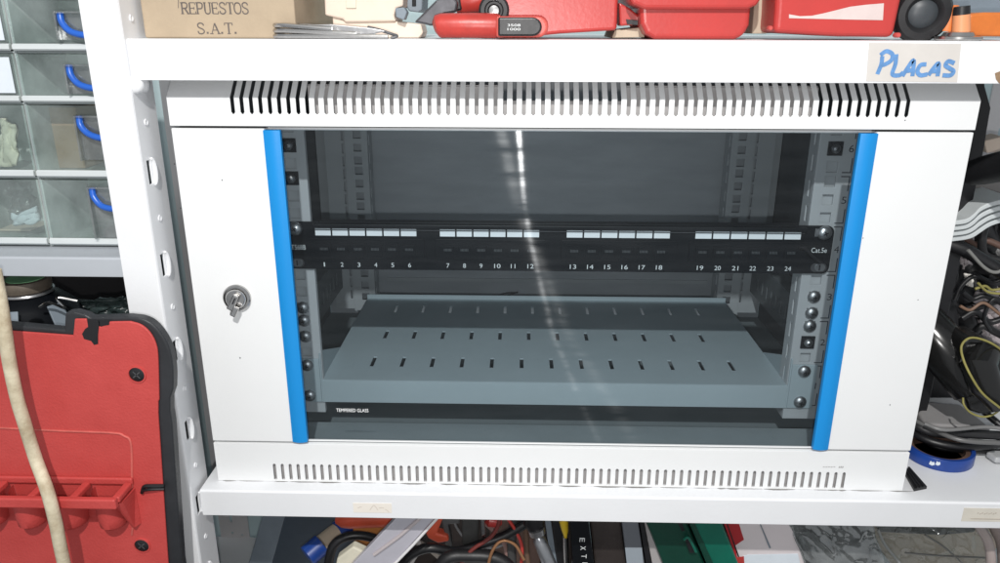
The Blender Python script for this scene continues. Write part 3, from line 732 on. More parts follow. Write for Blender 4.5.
# red case lid leaning in front
def smpx(pts, n=4): return [(q.x, q.z) for q in smoothpath([(u, 0, v) for u, v in pts], n)]
YC = -60.
rc = thing('tool_case_lid', 'red plastic tool case lid with black rim standing in front of the left upright', 'case lid', (-400, YC, -329.5))
def withfoot(pts, y, z=-329.5):
    q = px(pts, y); return q + [Vector((q[-1].x - .0, y, z)), Vector((q[0].x, y, z))]
outer = [(-140, 322), (0, 324), (9, 325), (64, 330), (65, 313), (74, 312), (85, 315), (90, 318)] + smpx([(128, 317), (142, 319), (153, 325), (163, 337), (170, 352), (173, 372), (173, 390)]) + [ (170, 399), (170, 412), (172, 424), (181.5, 563)]
MB().prism(withfoot(outer, YC), (0, 9, 0)).build('rim', mat('case_rim_rubber', (.026, .028, .032), .42, 0, .3, 40, .1, 300), rc, 1.5, seg=3)
inner = [(-140, 327), (0, 329), (10, 331), (73, 335.5), (74.5, 319), (86, 319), (88, 325), (101, 327), (109, 322), (112, 321.8)] + smpx([(130, 321.5), (141, 325), (150, 333), (156, 345), (158, 360), (159, 400)]) + [ (158, 402), (158, 414), (168, 563)]
MB().prism(withfoot(inner, YC - 2.2), (0, 2, 0)).build('panel', RED, rc, .8)
ho = [(87, 319), (98, 320), (99, 325), (98, 335), (98, 344), (94, 345), (91, 341), (84, 339), (82, 334), (85, 329), (88, 327)]
MB().prism(px(ho, YC - 2.5), (0, .25, 0)).build('keyhole_slot', BLACK, rc)
MB().prism(px([(100, 320), (109.5, 320.5), (109, 325), (100, 326.5)], YC - 2.5), (0, .25, 0)).build('keyhole_slot', BLACK, rc)
for u, v in ((137, 374.5), (142, 545.5)):
    p = P(u, v, YC - 2.2); mb = MB(); mb.m(0).lathe([(7.2, 0), (7.0, -.9), (6, -1), (6, -.2), (.3, -.2)], p, (0, 1, 0), 28); mb.m(1).lathe([(5.9, 0), (5.4, -.4), (.3, -.5)], p + Vector((0, -.25, 0)), (0, 1, 0), 24)
    mb.m(2)
    for a0 in (.7, .7 + pi / 2):
        d = Vector((cos(a0), 0, sin(a0))) * 3.6; e = Vector((-d.z, 0, d.x)) * .12; c = p + Vector((0, -.95, 0)); mb.prism([c - d - e, c + d - e, c + d + e, c - d + e], (0, -.2, 0))
    mb.build('screw', [RED, BLACK, DSTEEL], rc, smooth=True)
# raised outline of the recess
mb = MB(); mb.tube(smoothpath([P(u, v, YC - 2.4) for u, v in ((-60, 426), (0, 428), (60, 431), (112, 433), (124, 436), (131, 444), (132, 480), (133, 520), (132, 535))]), .9, 8)
mb.build('moulded_line', mat('red_wear', (.62, .13, .11), .5, 0, .3, 90), rc, smooth=True)
# socket tray: rim with cups
zr = P(100, 487, YC - 14).z
trp = MB()
pL = P(-80, 487, YC - 30); pR = P(129, 494, YC - 14)
xr = pR.x
cups = []
w_ = 33.
trp.box(xr - 4 * w_ - 60, xr - 2, YC - 31, YC - 25.8, zr - 9, zr - .3)                # front rim bar
trp.box(xr - 4 * w_ - 60, xr - 1, YC - 5.5, YC - 2.3, zr - 4, zr + 2)
for k in range(5):
    x = xr - 7 - k * w_; trp.box(x, x + 6, YC - 26.4, YC - 5.6, zr - 6, zr - .8)
tray = trp.build('socket_tray', RED, rc, 1.4, seg=3)
for k in range(4):
    xc_ = xr - 7 - w_ * (k + .5) + 3
    prof = []
    mb = MB(); N_ = 20; zz = [zr - 7, zr - 12, zr - 30, zr - 37, zr - 40, zr - 41]; kk = [1, .98, .93, .88, .7, .0]
    vs = [(xc_ + 12.5 * kk[j] * cos(pi + pi * i / N_), YC - 3 + 17 * kk[j] * sin(pi + pi * i / N_), zz[j]) for j in range(6) for i in range(N_ + 1)]
    mb.add(vs, [(j * (N_ + 1) + i, j * (N_ + 1) + i + 1, (j + 1) * (N_ + 1) + i + 1, (j + 1) * (N_ + 1) + i) for j in range(5) for i in range(N_)])
    o = mb.build('cup', RED, tray, smooth=True)
a_ = P(133, 500, YC - 2); MB().prism([(xr - 4, YC - 26, zr - 8), (xr - 1, YC - 22, zr - 8), (xr - 1, YC - 2.3, zr - 8), (xr - 1, YC - 2.3, zr - 42), (xr - 4, YC - 8, zr - 42)], (-2, 0, 0)).build('tray_side', RED, tray, .5)
mb = MB(); mb.tube(smoothpath([P(142, 493, YC - 4), P(144, 487, YC - 5), P(150, 486, YC - 5), P(164, 486, YC - 3)]), 1.5, 8); mb.tube(smoothpath([P(142, 491, YC - 5), P(150, 489.5, YC - 6), P(164, 489, YC - 3)]), 1.3, 8)
mb.build('cable_tie', BLACK, rc, smooth=True)
t = cable('cream_cable', [(-6, 270, -84), (0, 300, -84), (4, 325, -84), (9, 360, -84), (17, 398, -84), (25, 425, -84), (36, 460, -84), (47, 490, -96), (55, 520, -98), (60, 545, -98), (67, 580, -96), (76, 640, -90), (80, 700, -86)], 4.7, ROPE, None, 14)
tag(t, 'thick worn cream cable hanging in front of the red case lid', 'cable')

# ================================================================ UPPER SHELF: things on it
ZU = 333.9
def on(pts, y): return px(pts, y)
def base_slab(name, pts, y, thick, m, parent=None, bevel=1, **k):
    """like slab but the lowest points are set down on the shelf top"""
    q = px(pts, y); mz = min(p.z for p in q)
    for p in q:
        if p.z < ZU + 2.5: p.z = ZU
    return MB().prism(q, (0, thick, 0)).build(name, m, parent, bevel, **k)
# printed cardboard box
yb = 0
t = thing('cardboard_box', 'tan cardboard box with printed lettering at the left end of the upper shelf', 'box', (P(220, 35, yb).x, yb, ZU))
a = P(145, 37, yb); b = P(289, -60, yb)
MB().box(a.x, b.x, yb, yb + 165, ZU + .1, ZU + 110).build('carton', CARD, t, 1.2)
p = P(176, 12.5, yb)
def serif(name, rowsd, parent, m, y):
    """serif capitals: (letter, u0, u1, vtop, vbase) drawn as thick and thin strokes"""
    G = {'R': [('v', .18, 0, 1), ('c', [(.18, 1), (.6, 1), (.78, .9), (.8, .75), (.74, .58), (.58, .5), (.18, .5)]), ('t', (.48, .5), (.86, .0)), ('s', .18, 0), ('s', .18, 1), ('s', .88, 0)],
         'E': [('v', .2, 0, 1), ('h', .2, .85, 1), ('h', .2, .7, .5), ('h', .2, .88, 0), ('k', .84, 1, .8), ('k', .87, 0, .22), ('k', .7, .38, .62)],
         'P': [('v', .2, 0, 1), ('c', [(.2, 1), (.6, 1), (.8, .9), (.82, .74), (.76, .55), (.6, .46), (.2, .46)]), ('s', .2, 0), ('s', .2, 1)],
         'U': [('v', .2, .25, 1), ('c', [(.2, .3), (.24, .1), (.4, 0), (.6, 0), (.76, .1), (.8, .3), (.8, 1)]), ('s', .2, 1), ('s', .8, 1)],
         'S': [('c', [(.8, .76), (.78, .9), (.6, 1), (.38, 1), (.2, .88), (.2, .7), (.34, .57), (.66, .44), (.82, .3), (.8, .12), (.6, 0), (.36, 0), (.2, .1), (.18, .26)]), ],
         'T': [('v', .5, 0, 1), ('h', .08, .92, 1), ('k', .1, .78, 1), ('k', .9, .78, 1), ('s', .5, 0)],
         'O': [('c', [(.5, 1), (.26, .93), (.12, .7), (.1, .5), (.12, .3), (.26, .07), (.5, 0), (.74, .07), (.88, .3), (.9, .5), (.88, .7), (.74, .93), (.5, 1)])],
         'A': [('t', (.5, 1), (.86, 0)), ('n', (.5, 1), (.16, 0)), ('h', .28, .72, .34), ('s', .14, 0), ('s', .87, 0)],
         '.': [('d',)]}
    mb = MB(); k = 0
    for ch, u0_, u1_, vt, vb in rowsd:
        a = P(u0_, vb, y); b = P(u1_, vt, y); W = b.x - a.x; Hh = b.z - a.z; th = .95 * 1.2; tn = .5 * 1.2
        f = lambda s_, t_: (a.x + W * s_, a.z + Hh * t_)
        for g in G[ch]:
            yy = y - .12 - .004 * (k % 6); k += 1
            if g[0] == 'v': ribbon(mb, [f(g[1], g[2]), f(g[1], g[3])], th, yy)
            elif g[0] == 'h': ribbon(mb, [f(g[1], g[3]), f(g[2], g[3])], tn, yy)
            elif g[0] == 'k': ribbon(mb, [f(g[1], g[2]), f(g[1], g[3])], tn, yy)
            elif g[0] == 's': x, z = f(g[1], g[2]); ribbon(mb, [(x - W * .17, z), (x + W * .17, z)], tn, yy)
            elif g[0] == 't': ribbon(mb, [f(*g[1]), f(*g[2])], th, yy)
            elif g[0] == 'n': ribbon(mb, [f(*g[1]), f(*g[2])], tn, yy)
            elif g[0] == 'c': q = smoothpath([(x, 0, z) for x, z in [f(*c) for c in g[1]]], 3); ribbon(mb, [(c.x, c.z) for c in q], .8 * th, yy)
            elif g[0] == 'd': x, z = f(.5, .08); ribbon(mb, [(x - .7, z), (x + .7, z)], 1.4, yy)
    return mb.build(name, m, parent)
word = 'REPUESTOS'; us = [181.5, 190.3, 199, 207, 216.5, 223.5, 230.3, 238, 247.5, 255]; us = [181 + i * 7.55 for i in range(10)]
serif('printed_text', [(c, us[i] + .2, us[i + 1] - .2, 2.5, 13.5) for i, c in enumerate(word)], t, CARDINK, yb)
serif('printed_text', [('S', 197, 205, 23, 33.5), ('.', 206, 208.5, 23, 33.5), ('A', 210.5, 219.5, 23, 33.5), ('.', 220.5, 223, 23, 33.5), ('T', 224.5, 233, 23, 33.5), ('.', 234, 236.5, 23, 33.5)], t, CARDINK, yb)
mb = MB(); q0, q1 = P(178.5, -2, yb), P(178.5, 8, yb); ribbon(mb, [(q0.x, q0.z), (q1.x, q1.z)], .5, yb - .15); mb.build('printed_line', CARDINK, t)
# beige plastic module
ym = 30
t = thing('plastic_module', 'beige plastic terminal module with grey connectors between carton and red handles', 'plastic module', (P(365, 30, ym).x, ym, ZU))
slab('housing', [(323, -30), (404, -30), (403, 6), (396, 8), (394, 16), (396, 21), (345, 22), (343, 19), (325, 15)], ym, 40, BEIGE, t, 1.2)
base_slab('foot', [(332, 15), (345, 20), (396, 21), (421, 24), (423, 32), (421, 37), (376, 37), (374, 28), (333, 25)], ym + 3, 30, BEIGE, t, 1)
slab('connector', [(395, 8), (404, 7), (407, 12), (404, 20), (396, 17)], ym - 6, 12, SLATE, t, .8)
slab('latch', [(346, -5), (356, -5), (356, 8), (346, 8)], ym - 1.2, 1, CREAM, t, .3)
t2 = slab('grey_box', [(406, -30), (424, -30), (422, 10), (418, 12), (409, 11), (406, 6)], 55, 40, SLATE, t, 1)
slab('screen', [(412, -10), (416, -10), (416, 6), (412, 6)], 54, .8, BLACKM, t)
# metal bracket / pocket tool
t = thing('steel_bracket', 'shiny folded steel bracket lying flat in front of the carton', 'bracket', (P(330, 36, -12).x, -10, ZU))
for k in range(3):
    c_ = P(298, 35 - k * 4.2, -10); h0 = ZU + .5 + k * 3.6
    pr = [Vector((c_.x - 18 + 0, -12 + 3 * k, h0))]
    path = []
    for i in range(9): a_ = pi / 2 + pi * i / 8; path.append(Vector((c_.x - 8 + 10 * cos(a_), -4 + 8 * sin(a_), h0 + 1.4)))
    path = [P((372, 352, 335)[k], (35, 31, 27)[k], 4)] + path + [P((388, 356, 332)[k], (36.6, 34, 29)[k], -12)]
    MB().tube(path, 1.7, 8).build('bent_rod', CHROME, t, smooth=True)
a = P(318, 25, -6); b = P(372, 35, -6); MB().prism([P(296, 25, -3), P(330, 24, -3), P(372, 28, -3), P(386, 31, -3), P(372, 34, -3), P(310, 35, -3)], (0, 3, 0)).build('blade', STEEL, t, .5)
MB().prism([P(334, 31, -3.4), P(338, 31, -3.4), P(338, 33, -3.4), P(334, 33, -3.4)], (0, .3, 0)).build('slot', BLACK, t)
t = cable('bent_wire', [(368, 27, 3), (380, 30, 0), (392, 34, -2), (397, 36, -4), (391, 38.0, -6)], 1.1, DSTEEL); tag(t, 'small bent dark wire at the tip of the steel bracket', 'wire')
# pliers with red handles
t = thing('pliers', 'pliers with red grip handles and dark jaws lying behind the steel bracket', 'pliers', (P(460, 34, 10).x, 10, ZU))
def rod(name, pts, r, m, parent, n=18): return MB().tube([P(*q) for q in pts], r, n).build(name, m, parent, smooth=True)
rod('handle', [(434, 27, -2), (437, 26, -2), (441, 25.4, -2), (470, 25.2, -2), (495, 25.6, -2), (499.5, 26, -2), (501, 26, -2)], [4, 7.6, 8.4, 8.6, 8.6, 7.8, 5], REDH, t)
rod('handle', [(455, 6, 30), (462, 3, 30), (474, 0, 30), (484, -4, 30), (500, -12, 30)], [7, 9.5, 10, 10, 9], REDH, t)
slab('jaw', [(414, 22), (428, 8), (436, 0), (452, -4), (458, 2), (456, 12), (444, 14), (432, 26), (424, 24)], 8, 9, mat('jaw_steel', (.10, .10, .11), .4, .6, .4, 60), t, 1.5)
slab('jaw', [(436, -5), (460, -8), (462, 10), (440, 14)], 20, 9, BLACK, t, 1.5)
mb = MB(); mb.lathe([(10, 6), (11, 3), (11, 0), (9.5, -1.5), (7, -1.5), (6, .5), (4, .6)], P(494, 10, 5), (0, 1, 0), 28); t3 = mb.build('cable_gland', RUBBER, None, smooth=True)
tag(t3, 'round black rubber socket resting against the red handle end', 'socket')
MB().lathe([(4.8, 0), (3.6, -1.5), (.3, -2)], P(494, 10.5, 5), (0, 1, 0), 20).build('metal_core', CHROME, t3, smooth=True)
# short tool with black printed handle and red edge
t = thing('utility_knife', 'short tool with black grip and pinkish red rounded edge in front of the red case', 'hand tool', (P(525, 36, -14).x, -14, ZU))
def cap_outline(u0_, u1_, v0_, v1_, n=8):
    r_ = (v1_ - v0_) / 2; c = []
    for k in range(n + 1): a = -pi / 2 + pi * k / n; c.append((u1_ - r_ + r_ * cos(a), (v0_ + v1_) / 2 + r_ * sin(a)))
    return [(u0_, v0_)] + c + [(u0_, v1_)]
slab('red_edge', cap_outline(496, 548.5, 16, 37.4), -16, 10, mat('pinkish_red', (.60, .10, .08), .4, 0, .2, 50), t, 2, seg=3)
slab('grip', cap_outline(498, 542, 17, 36), -19, 3, BLACK, t, 1.4, seg=3)
p = P(507.5, 26.2, -19); text('printed_text', '3508', 2.4, (p.x, -19.1, p.z), PRINT, t, width=9)
p = P(507.5, 30.2, -19); text('printed_text', '1000', 2.4, (p.x, -19.1, p.z), PRINT, t, width=9)
# red boxes
t = thing('red_case', 'red plastic case sloping on the upper shelf behind the black grip tool', 'case', (P(560, 32, 20).x, 20, ZU))
q = px([(490, -70), (624, -70), (618, 4), (617, 30), (560, 33.5), (530, 36.5), (496, 36.8), (494, 0)], 20)
MB().prism(q, (0, 70, 0)).build('body', RED2, t, 2.5, seg=3)
slab('hinge', [(619, 2), (630, 8), (640, 16), (640, 24), (620, 26)], 24, 20, RED2, t, 1.5)
slab('latch_slot', [(626, 19), (638, 20), (638, 25), (627, 24)], 23, .8, BLACK, t, .2)
t = slab('wooden_strip', [(615, 30), (642, 27), (645, 37.2), (612, 37.6)], 30, 60, TRED, None, .6); tag(t, 'pale thin wooden strip lying between the red case and the red bin', 'strip')
def bin_(name, label, outline, rim, y, thick, m, cat='bin'):
    t = thing(name, label, cat, (P((outline[0][0] + outline[1][0]) / 2, 34, y).x, y, ZU))
    q = px(outline, y)
    for p in q:
        if p.z < ZU + 2: p.z = ZU
    MB().prism(q, (0, thick, 0)).build('body', m, t, 4, seg=4)
    if rim: slab('rim', rim, y - 6, thick + 10, m, t, 3, seg=3)
    return t
bin_('red_bin', 'red plastic bin with a wide rounded rim in the middle of the upper shelf', [(640, 2), (752, 2), (750, 25), (744, 36), (735, 38), (655, 38), (646, 34), (641, 24)], [(626, -70), (768, -70), (765, -6), (757, 5), (748, 9), (645, 9), (633, 4), (628, -4)], 10, 70, RED2)
t = base_slab('wooden_block', [(757, -30), (773, -30), (767, 33.5), (752, 33.5)], 40, 40, TRED, None, .8); t.data.transform(Matrix.Translation((0, 0, 0))); tag(t, 'narrow pale wooden block wedged between the two red boxes', 'block')
t = base_slab('dark_strip', [(766, -30), (782, -30), (776, 33), (766, 33)], 48, 30, BROWN, None, .8); tag(t, 'dark brown strip standing behind the wooden block', 'strip')
t = bin_('red_case', 'red case with a torn white label near the handwritten shelf sticker', [(779, -70), (907, -70), (902, 0), (894, 37), (840, 36.4), (774, 32.5), (776, 10)], None, 6, 60, RED2, 'case')
tl = [(789, 14), (800, 16), (812, 15.5), (824, 13), (838, 9.5), (850, 6.5), (866, 4.5), (884, 3), (883, 20), (850, 19.4), (815, 18.6), (789, 18)]
slab('torn_label', tl, 5.7, .2, mat('torn_paper', (.62, .52, .50), .7, 0, .1, 60), t)
for u, v in ((771, 28), (899, 35)):
    p = P(u, v, 0); MB().lathe([(1.2, 0), (1.8, .8), (1.8, 6), (1.4, 7)], p, (0, 1, 0), 14).build('foot', mat('foot_pink%d' % u, (.5, .08, .07), .4), t, smooth=True)
# black round cap
t = thing('loudspeaker_cone', 'round black rubber cap with grey domed centre at the right of the red case', 'rubber cap', (P(923, 30, 12).x, 12, ZU))
MB().lathe([(17, 16), (19.5, 12), (20.5, 6), (20, 0), (17.5, -4), (13, -4.5), (10.5, -2), (9.5, 1)], P(923, 13.5, 12), (.15, 1, .1), 44).build('ring', RUBBER, t, smooth=True)
MB().lathe([(10.2, 0), (8, -1.5), (5, -2.6), (.4, -3)], P(923, 13.5, 12), (.15, 1, .1), 36).build('dome', mat('dome_grey', (.05, .058, .066), .4, 0, .2, 40), t, smooth=True)
# orange tools
t = thing('orange_tool', 'orange tool with black button and orange body at the right end of the upper shelf', 'tool', (P(960, 30, 10).x, 10, ZU))
rod('barrel', [(946, 31, 14), (948, 22, 14), (950, 10, 14), (951, 5, 14)], [8, 8.5, 8, 5], ORANGE, t)
rod('button', [(961, 32, 2), (961.5, 14, 2)], [6, 5.5], mat('orange_pale', (.72, .30, .14), .45), t)
rod('cap', [(961.5, 14.5, 2), (962, 6, 2)], [5.6, 5.2], BLACK, t)
base_slab('body', [(969, 14), (985, 12), (1012, 12), (1012, 36.5), (969, 36)], 10, 30, mat('orange_box', (.62, .17, .03), .45, 0, .3, 30), t, 2, seg=3)
c_ = P(958, 37.5, 0); t = MB().lathe([(14.5, 0), (15.5, 1), (15.3, 2.6), (11, 3.2), (9.5, 5.5), (6, 6)], (c_.x, 0, ZU), (0, 0, 1), 36).build('steel_washer', CHROME, None, smooth=True)
tag(t, 'bright steel flanged ring under the orange button', 'ring')
t = slab('blue_grey_sheet', [(940, -60), (1040, -60), (1040, 30), (965, 32), (955, 20)], 130, 8, SLATE, None, 1); tag(t, 'grey blue sheet standing behind the orange tool', 'sheet')
rust = P(996, 75, -20); mb = MB(); mb.prism(px([(995, 73), (1003, 70), (1003, 84), (999, 83), (996, 79)], -20.3), (0, .2, 0)); mb.build('rust_patch', mat('rust', (.30, .20, .12), .9, 0, .5, 120), upper)

# ================================================================ RIGHT OF THE CABINET
t = slab('hood_shadow_sheet', [(976, 60), (984, 60), (985, 86), (991, 108), (987, 131), (985, 145), (966, 235), (930, 400), (912, 470), (880, 470), (950, 130)], 120, 12, BLACK, None, 1)  # black slab cut to the outline of the hood's cast shadow, in place of shade
tag(t, 'black sheet standing in for the shadow of the hood right of the cabinet', 'sheet')
t = crumple('black_bag', [(940, 170), (1040, 170), (1040, 440), (890, 440)], 230, BLACK, None, 22, 26, 3, 21, 6.); tag(t, 'crumpled black bag filling the space right of the cabinet', 'bag')
t = thing('black_tube', 'thick black round tube pointing left under the grey rear upright', 'tube', P(985, 168, 90))
rod('grip', [(969, 174, 110), (972, 173, 106), (985, 170, 90), (1003, 166, 70), (1030, 160, 40)], [6, 11, 12.5, 13, 13], RUBBER, t)
t = slab('beige_block', [(984, 141), (1004, 136), (1004, 152), (987, 153)], 130, 20, BEIGE, None, 1); tag(t, 'small beige block above the thick black tube', 'block')
t = slab('grey_sheet', [(972, 172), (1004, 182), (1004, 197), (958, 205)], 150, 4, mat('grey_card', (.23, .22, .215), .6, 0, .2, 30), None, .5); tag(t, 'flat grey sheet above the stacked white plates', 'sheet')
t = slab('clear_ruler', [(959, 203), (1004, 193.5), (1004, 199), (975, 207), (957, 224)], 140, 3, mat('pale_teal', (.38, .45, .43), .4, 0, .1, 30), None, .4); tag(t, 'pale teal plastic strip edging the grey sheet', 'strip')
for k in range(4):
    c0_ = [(1012, 197 + k * 6.0), (992, 202 + k * 6.4), (981, 207 + k * 7), (974, 214 + k * 6.2), (966, 219 + k * 5.4), (951, 221 + k * 5.4)]
    q_ = smpx(c0_, 4); t = slab('plastic_plate', q_ + [(u, v + 4.6) for u, v in reversed(q_)], 100 + 4 * k, 46, ORG_W, None, .8)
    tag(t, ('topmost', 'second', 'third', 'lowest')[k] + ' of the white plastic plates stacked right of the cabinet', 'plate', 'white plastic plates stacked right of the cabinet')
def cb(pts, r, m, label, cat='cable', name='cable'):
    t = cable(name, pts, r, m); tag(t, label, cat); return t
cb([(948, 244, 120), (965, 250, 115), (985, 262, 110), (1015, 280, 100)], 6.5, BLACK, 'thick black rod slanting below the white plates', 'rod', 'black_rod')
cb([(955, 300, 130), (962, 285, 130), (975, 276, 128), (992, 282, 125), (1010, 276, 120)], 2.2, BLACK, 'thin black cable looping below the slanting black rod')
cb([(962, 292, 120), (972, 299, 120), (985, 296, 118), (1005, 305, 115)], 2.6, BLACK, 'thin black cable crossing the pinkish plastic')
cb([(975, 289, 112), (985, 286, 112), (992, 290, 112), (1003, 288, 110), (1010, 283, 110)], 1.3, YELL2, 'thin olive yellow cord beside the black loops', 'cord', 'cord')
cb([(978, 283, 110), (988, 292, 110), (1003, 294, 108)], 1.2, YELL2, 'short olive yellow cord end under the longer cord', 'cord', 'cord')
cb([(960, 232, 150), (975, 245, 148), (985, 240, 146), (1005, 248, 140)], 3.2, mat('brown_sheath', (.12, .07, .055), .5), 'brown cable just below the white plates', 'cable')
cb([(985, 225, 135), (982, 240, 135), (985, 255, 135), (1005, 262, 130)], 4, RUBBER, 'short bent black hose under the white plates', 'hose', 'hose')
t = crumple('plastic_scrap', [(970, 292), (1010, 285), (1012, 350), (978, 335)], 170, PINKG, None, 10, 14, 2, 31); tag(t, 'pinkish grey plastic scrap behind the thin black cables', 'scrap')
t = crumple('plastic_scrap', [(957, 225), (972, 232), (968, 262), (960, 268)], 190, PINKG, None, 5, 12, 2, 32); tag(t, 'small pale plastic scrap near the thick black rod', 'scrap')
t = crumple('plastic_scrap', [(962, 272), (974, 274), (970, 286), (963, 284)], 175, PAPER, None, 3, 8, 2, 33); tag(t, 'tiny white scrap caught in the cable loops', 'scrap')
cb([(962, 318, 140), (975, 312, 138), (990, 322, 135), (1010, 315, 130)], 3, BLACK, 'black cable passing over the pinkish plastic scrap')
cb([(970, 338, 145), (982, 326, 140), (995, 332, 138), (1010, 340, 132)], 3.6, RUBBER, 'black cable just above the yellow edged tool')
# black tool with yellow edging
t = thing('black_tool', 'glossy black hand tool with olive yellow cord edging right of the cabinet', 'tool', (P(980, 416, 70).x, 80, -40))
bk_ = mat('gloss_black', (.012, .012, .012), .16, 0, .2, 20)
slab('shell', [(961, 352), (963, 343), (970, 338), (985, 340), (1000, 348), (1012, 360), (1012, 410), (994, 414), (980, 415), (970, 412), (966, 400), (965, 375)], 60, 34, bk_, t, 9, seg=5)
rod('barrel', [(918, 318, 110), (922, 322, 106), (950, 355, 90), (975, 388, 74), (980, 394, 70)], [16, 21, 23, 21, 15], bk_, t)
rod('nose', [(985, 352, 62), (978, 365, 50), (985, 385, 44), (998, 405, 44)], [13, 15, 14, 9], bk_, t)
MB().tube(smoothpath([P(1012, 362, 56), P(1000, 349, 52), P(985, 340.5, 50), (P(970, 338, 50)), P(961.5, 346, 50), P(963.5, 360, 42), P(972, 378, 34), P(983, 394, 32), P(1000, 408, 34)]), 1.0, 8).build('cord_edging', YELL2, t, smooth=True)
MB().tube(smoothpath([P(963, 398, 52), P(964, 405, 48), P(971, 413, 48), P(984, 417, 48), P(996, 413, 48), P(1004, 404, 48)]), .9, 8).build('cord_edging', YELL2, t, smooth=True)
t = slab('dark_block', [(925, 300), (960, 300), (964, 400), (905, 400)], 150, 30, BLACK, None, 6, seg=3); tag(t, 'black block leaning behind the yellow edged tool', 'block')
for pts, r, m, lab in (([(905, 345, 200), (930, 330, 190), (950, 318, 180), (985, 300, 170), (1012, 288, 165)], 4.5, BLACK, 'thick black cable rising to the right behind the black tool barrel'),
        ([(948, 262, 160), (956, 275, 158), (950, 295, 160), (960, 312, 155), (985, 306, 150), (1012, 296, 150)], 2.4, RUBBER, 'black cable snaking down left of the pinkish scrap'),
        ([(968, 250, 100), (985, 268, 98), (998, 272, 96), (1012, 262, 95)], 1.6, mat('grey_lead', (.20, .20, .19), .4), 'thin grey lead drooping under the thick black rod'),
        ([(960, 306, 110), (970, 310, 108), (982, 303, 108), (992, 308, 106), (1012, 325, 104)], 1.5, mat('brown_lead', (.20, .12, .08), .45), 'thin brown lead above the yellow edged tool'),
        ([(990, 330, 112), (984, 318, 110), (992, 300, 108), (1004, 300, 108)], 1.8, BLACK, 'small black lead curling up by the pinkish scrap')):
    cb(pts, r, m, lab)
# plate, cables, tape, strip on the shelf
zq = -39
q = [PZ(918, 412, zq + 14), PZ(923, 401, zq + 14), PZ(960, 404, zq + 14), PZ(975, 415, zq + 14), PZ(992, 428, zq + 14), PZ(925, 424, zq + 14)]
t = MB().prism(q, (0, 0, -13)).build('white_adapter', mat('adapter_grey', (.36, .35, .35), .4, 0, .1, 20), None, 3, seg=3); tag(t, 'pale grey flat adapter lying below the yellow edged tool', 'adapter')
def zc(pts, r, m, label, name='cable', cat='cable'):
    t = MB().tube(smoothpath([PZ(u, v, z) for u, v, z in pts]), r, 10).build(name, m, None, smooth=True); tag(t, label, cat); return t
zc([(900, 412, -15), (915, 425, -15), (935, 433, -17), (965, 434, -17), (1010, 436, -17)], 4.2, RUBBER, 'thick black cable running right from the cabinet corner')
zc([(900, 420, -22), (920, 437, -24), (950, 446, -25), (985, 446, -25), (1012, 441, -25)], 3.6, BLACK, 'black cable curving just behind the blue tape roll')
zc([(905, 432, -33), (925, 441, -33), (945, 449, -34), (1000, 452, -34), (1015, 450, -34)], 2.6, BLACK, 'thin black cable lying on the shelf behind the tape roll')
zc([(925, 424, -5), (945, 430, -6), (985, 427, -6), (1010, 430, -6)], 1.8, mat('grey_cable', (.18, .18, .18), .4), 'thin dark grey cable above the thick black cable')
zc([(905, 405, -8), (912, 418, -10), (930, 428, -12), (960, 440, -12), (1000, 443, -12)], 2.2, mat('grey_cable2', (.12, .12, .12), .35), 'thin pale grey cable among the black cables')
zc([(975, 398, 5), (985, 412, -5), (1000, 425, -12), (1012, 432, -16)], 3.4, BLACK, 'black cable dropping behind the yellow edged tool')
c_ = PZ(939, 446, -30)
t = thing('tape_roll', 'blue tape roll lying on the lower shelf beside the cabinet foot', 'tape roll', (c_.x, c_.y, -40.2))
pr = [(27, 0), (29.5, 0), (30, 1), (30, 10.5), (29.5, 11.5), (26.5, 11.5), (26, 10.5), (26, 1), (27, 0)]
MB().lathe(pr, (c_.x, c_.y, -40.1), (0, 0, 1), 56).build('tape', BLUEP, t, smooth=True)
MB().lathe([(22, 0.3), (25.8, .3), (25.8, 9.5), (22, 9.5), (22, .3)], (c_.x, c_.y, -40.1), (0, 0, 1), 48).build('core', BROWN, t, smooth=True)
for k, a_ in enumerate((-2.2, -2.05, -.35)):
    p = Vector((c_.x + 30.1 * cos(a_), c_.y + 30.1 * sin(a_), -34 + (k % 2) * 1.5)); d = Vector((-sin(a_), cos(a_), 0)) * (2.6 - k * .5)
    MB().prism([p - d - Vector((0, 0, 1.5)), p - Vector((0, 0, 2.2)), p + d * .8 - Vector((0, 0, .5)), p + d * .5 + Vector((0, 0, 2)), p - d * .2 + Vector((0, 0, 1.2)), p - d * .7 + Vector((0, 0, 2.2))], Vector((cos(a_), sin(a_), 0)) * .2).build('paint_scuff', PAPERW, t)
a, b, c, d = PZ(904, 474, -40), PZ(909, 469, -40), PZ(926.5, 489, -40), PZ(914, 491.5, -40)
mb = MB(); mb.prism([a, b, c, d], (0, 0, 2.5))
for s_ in (.25, .5, .75): mb.prism([a.lerp(b, s_) + Vector((-.5, 0, 2.6)), a.lerp(b, s_) + Vector((.5, 0, 2.6)), d.lerp(c, s_) + Vector((.5, 0, 2.6)), d.lerp(c, s_) + Vector((-.5, 0, 2.6))], (0, 0, 1))
t = mb.build('rubber_strip', RUBBER, None); tag(t, 'short ribbed black strip on the shelf at the cabinet foot', 'strip')
t = MB().prism([PZ(985, 457, -38), PZ(995, 453, -38), PZ(1015, 453, -38), PZ(1015, 464, -38), PZ(995, 464, -38)], (0, 0, 6)).build('grey_clip', GREY, None, 2, seg=3); tag(t, 'small grey clip on the shelf at the right photo edge', 'clip')

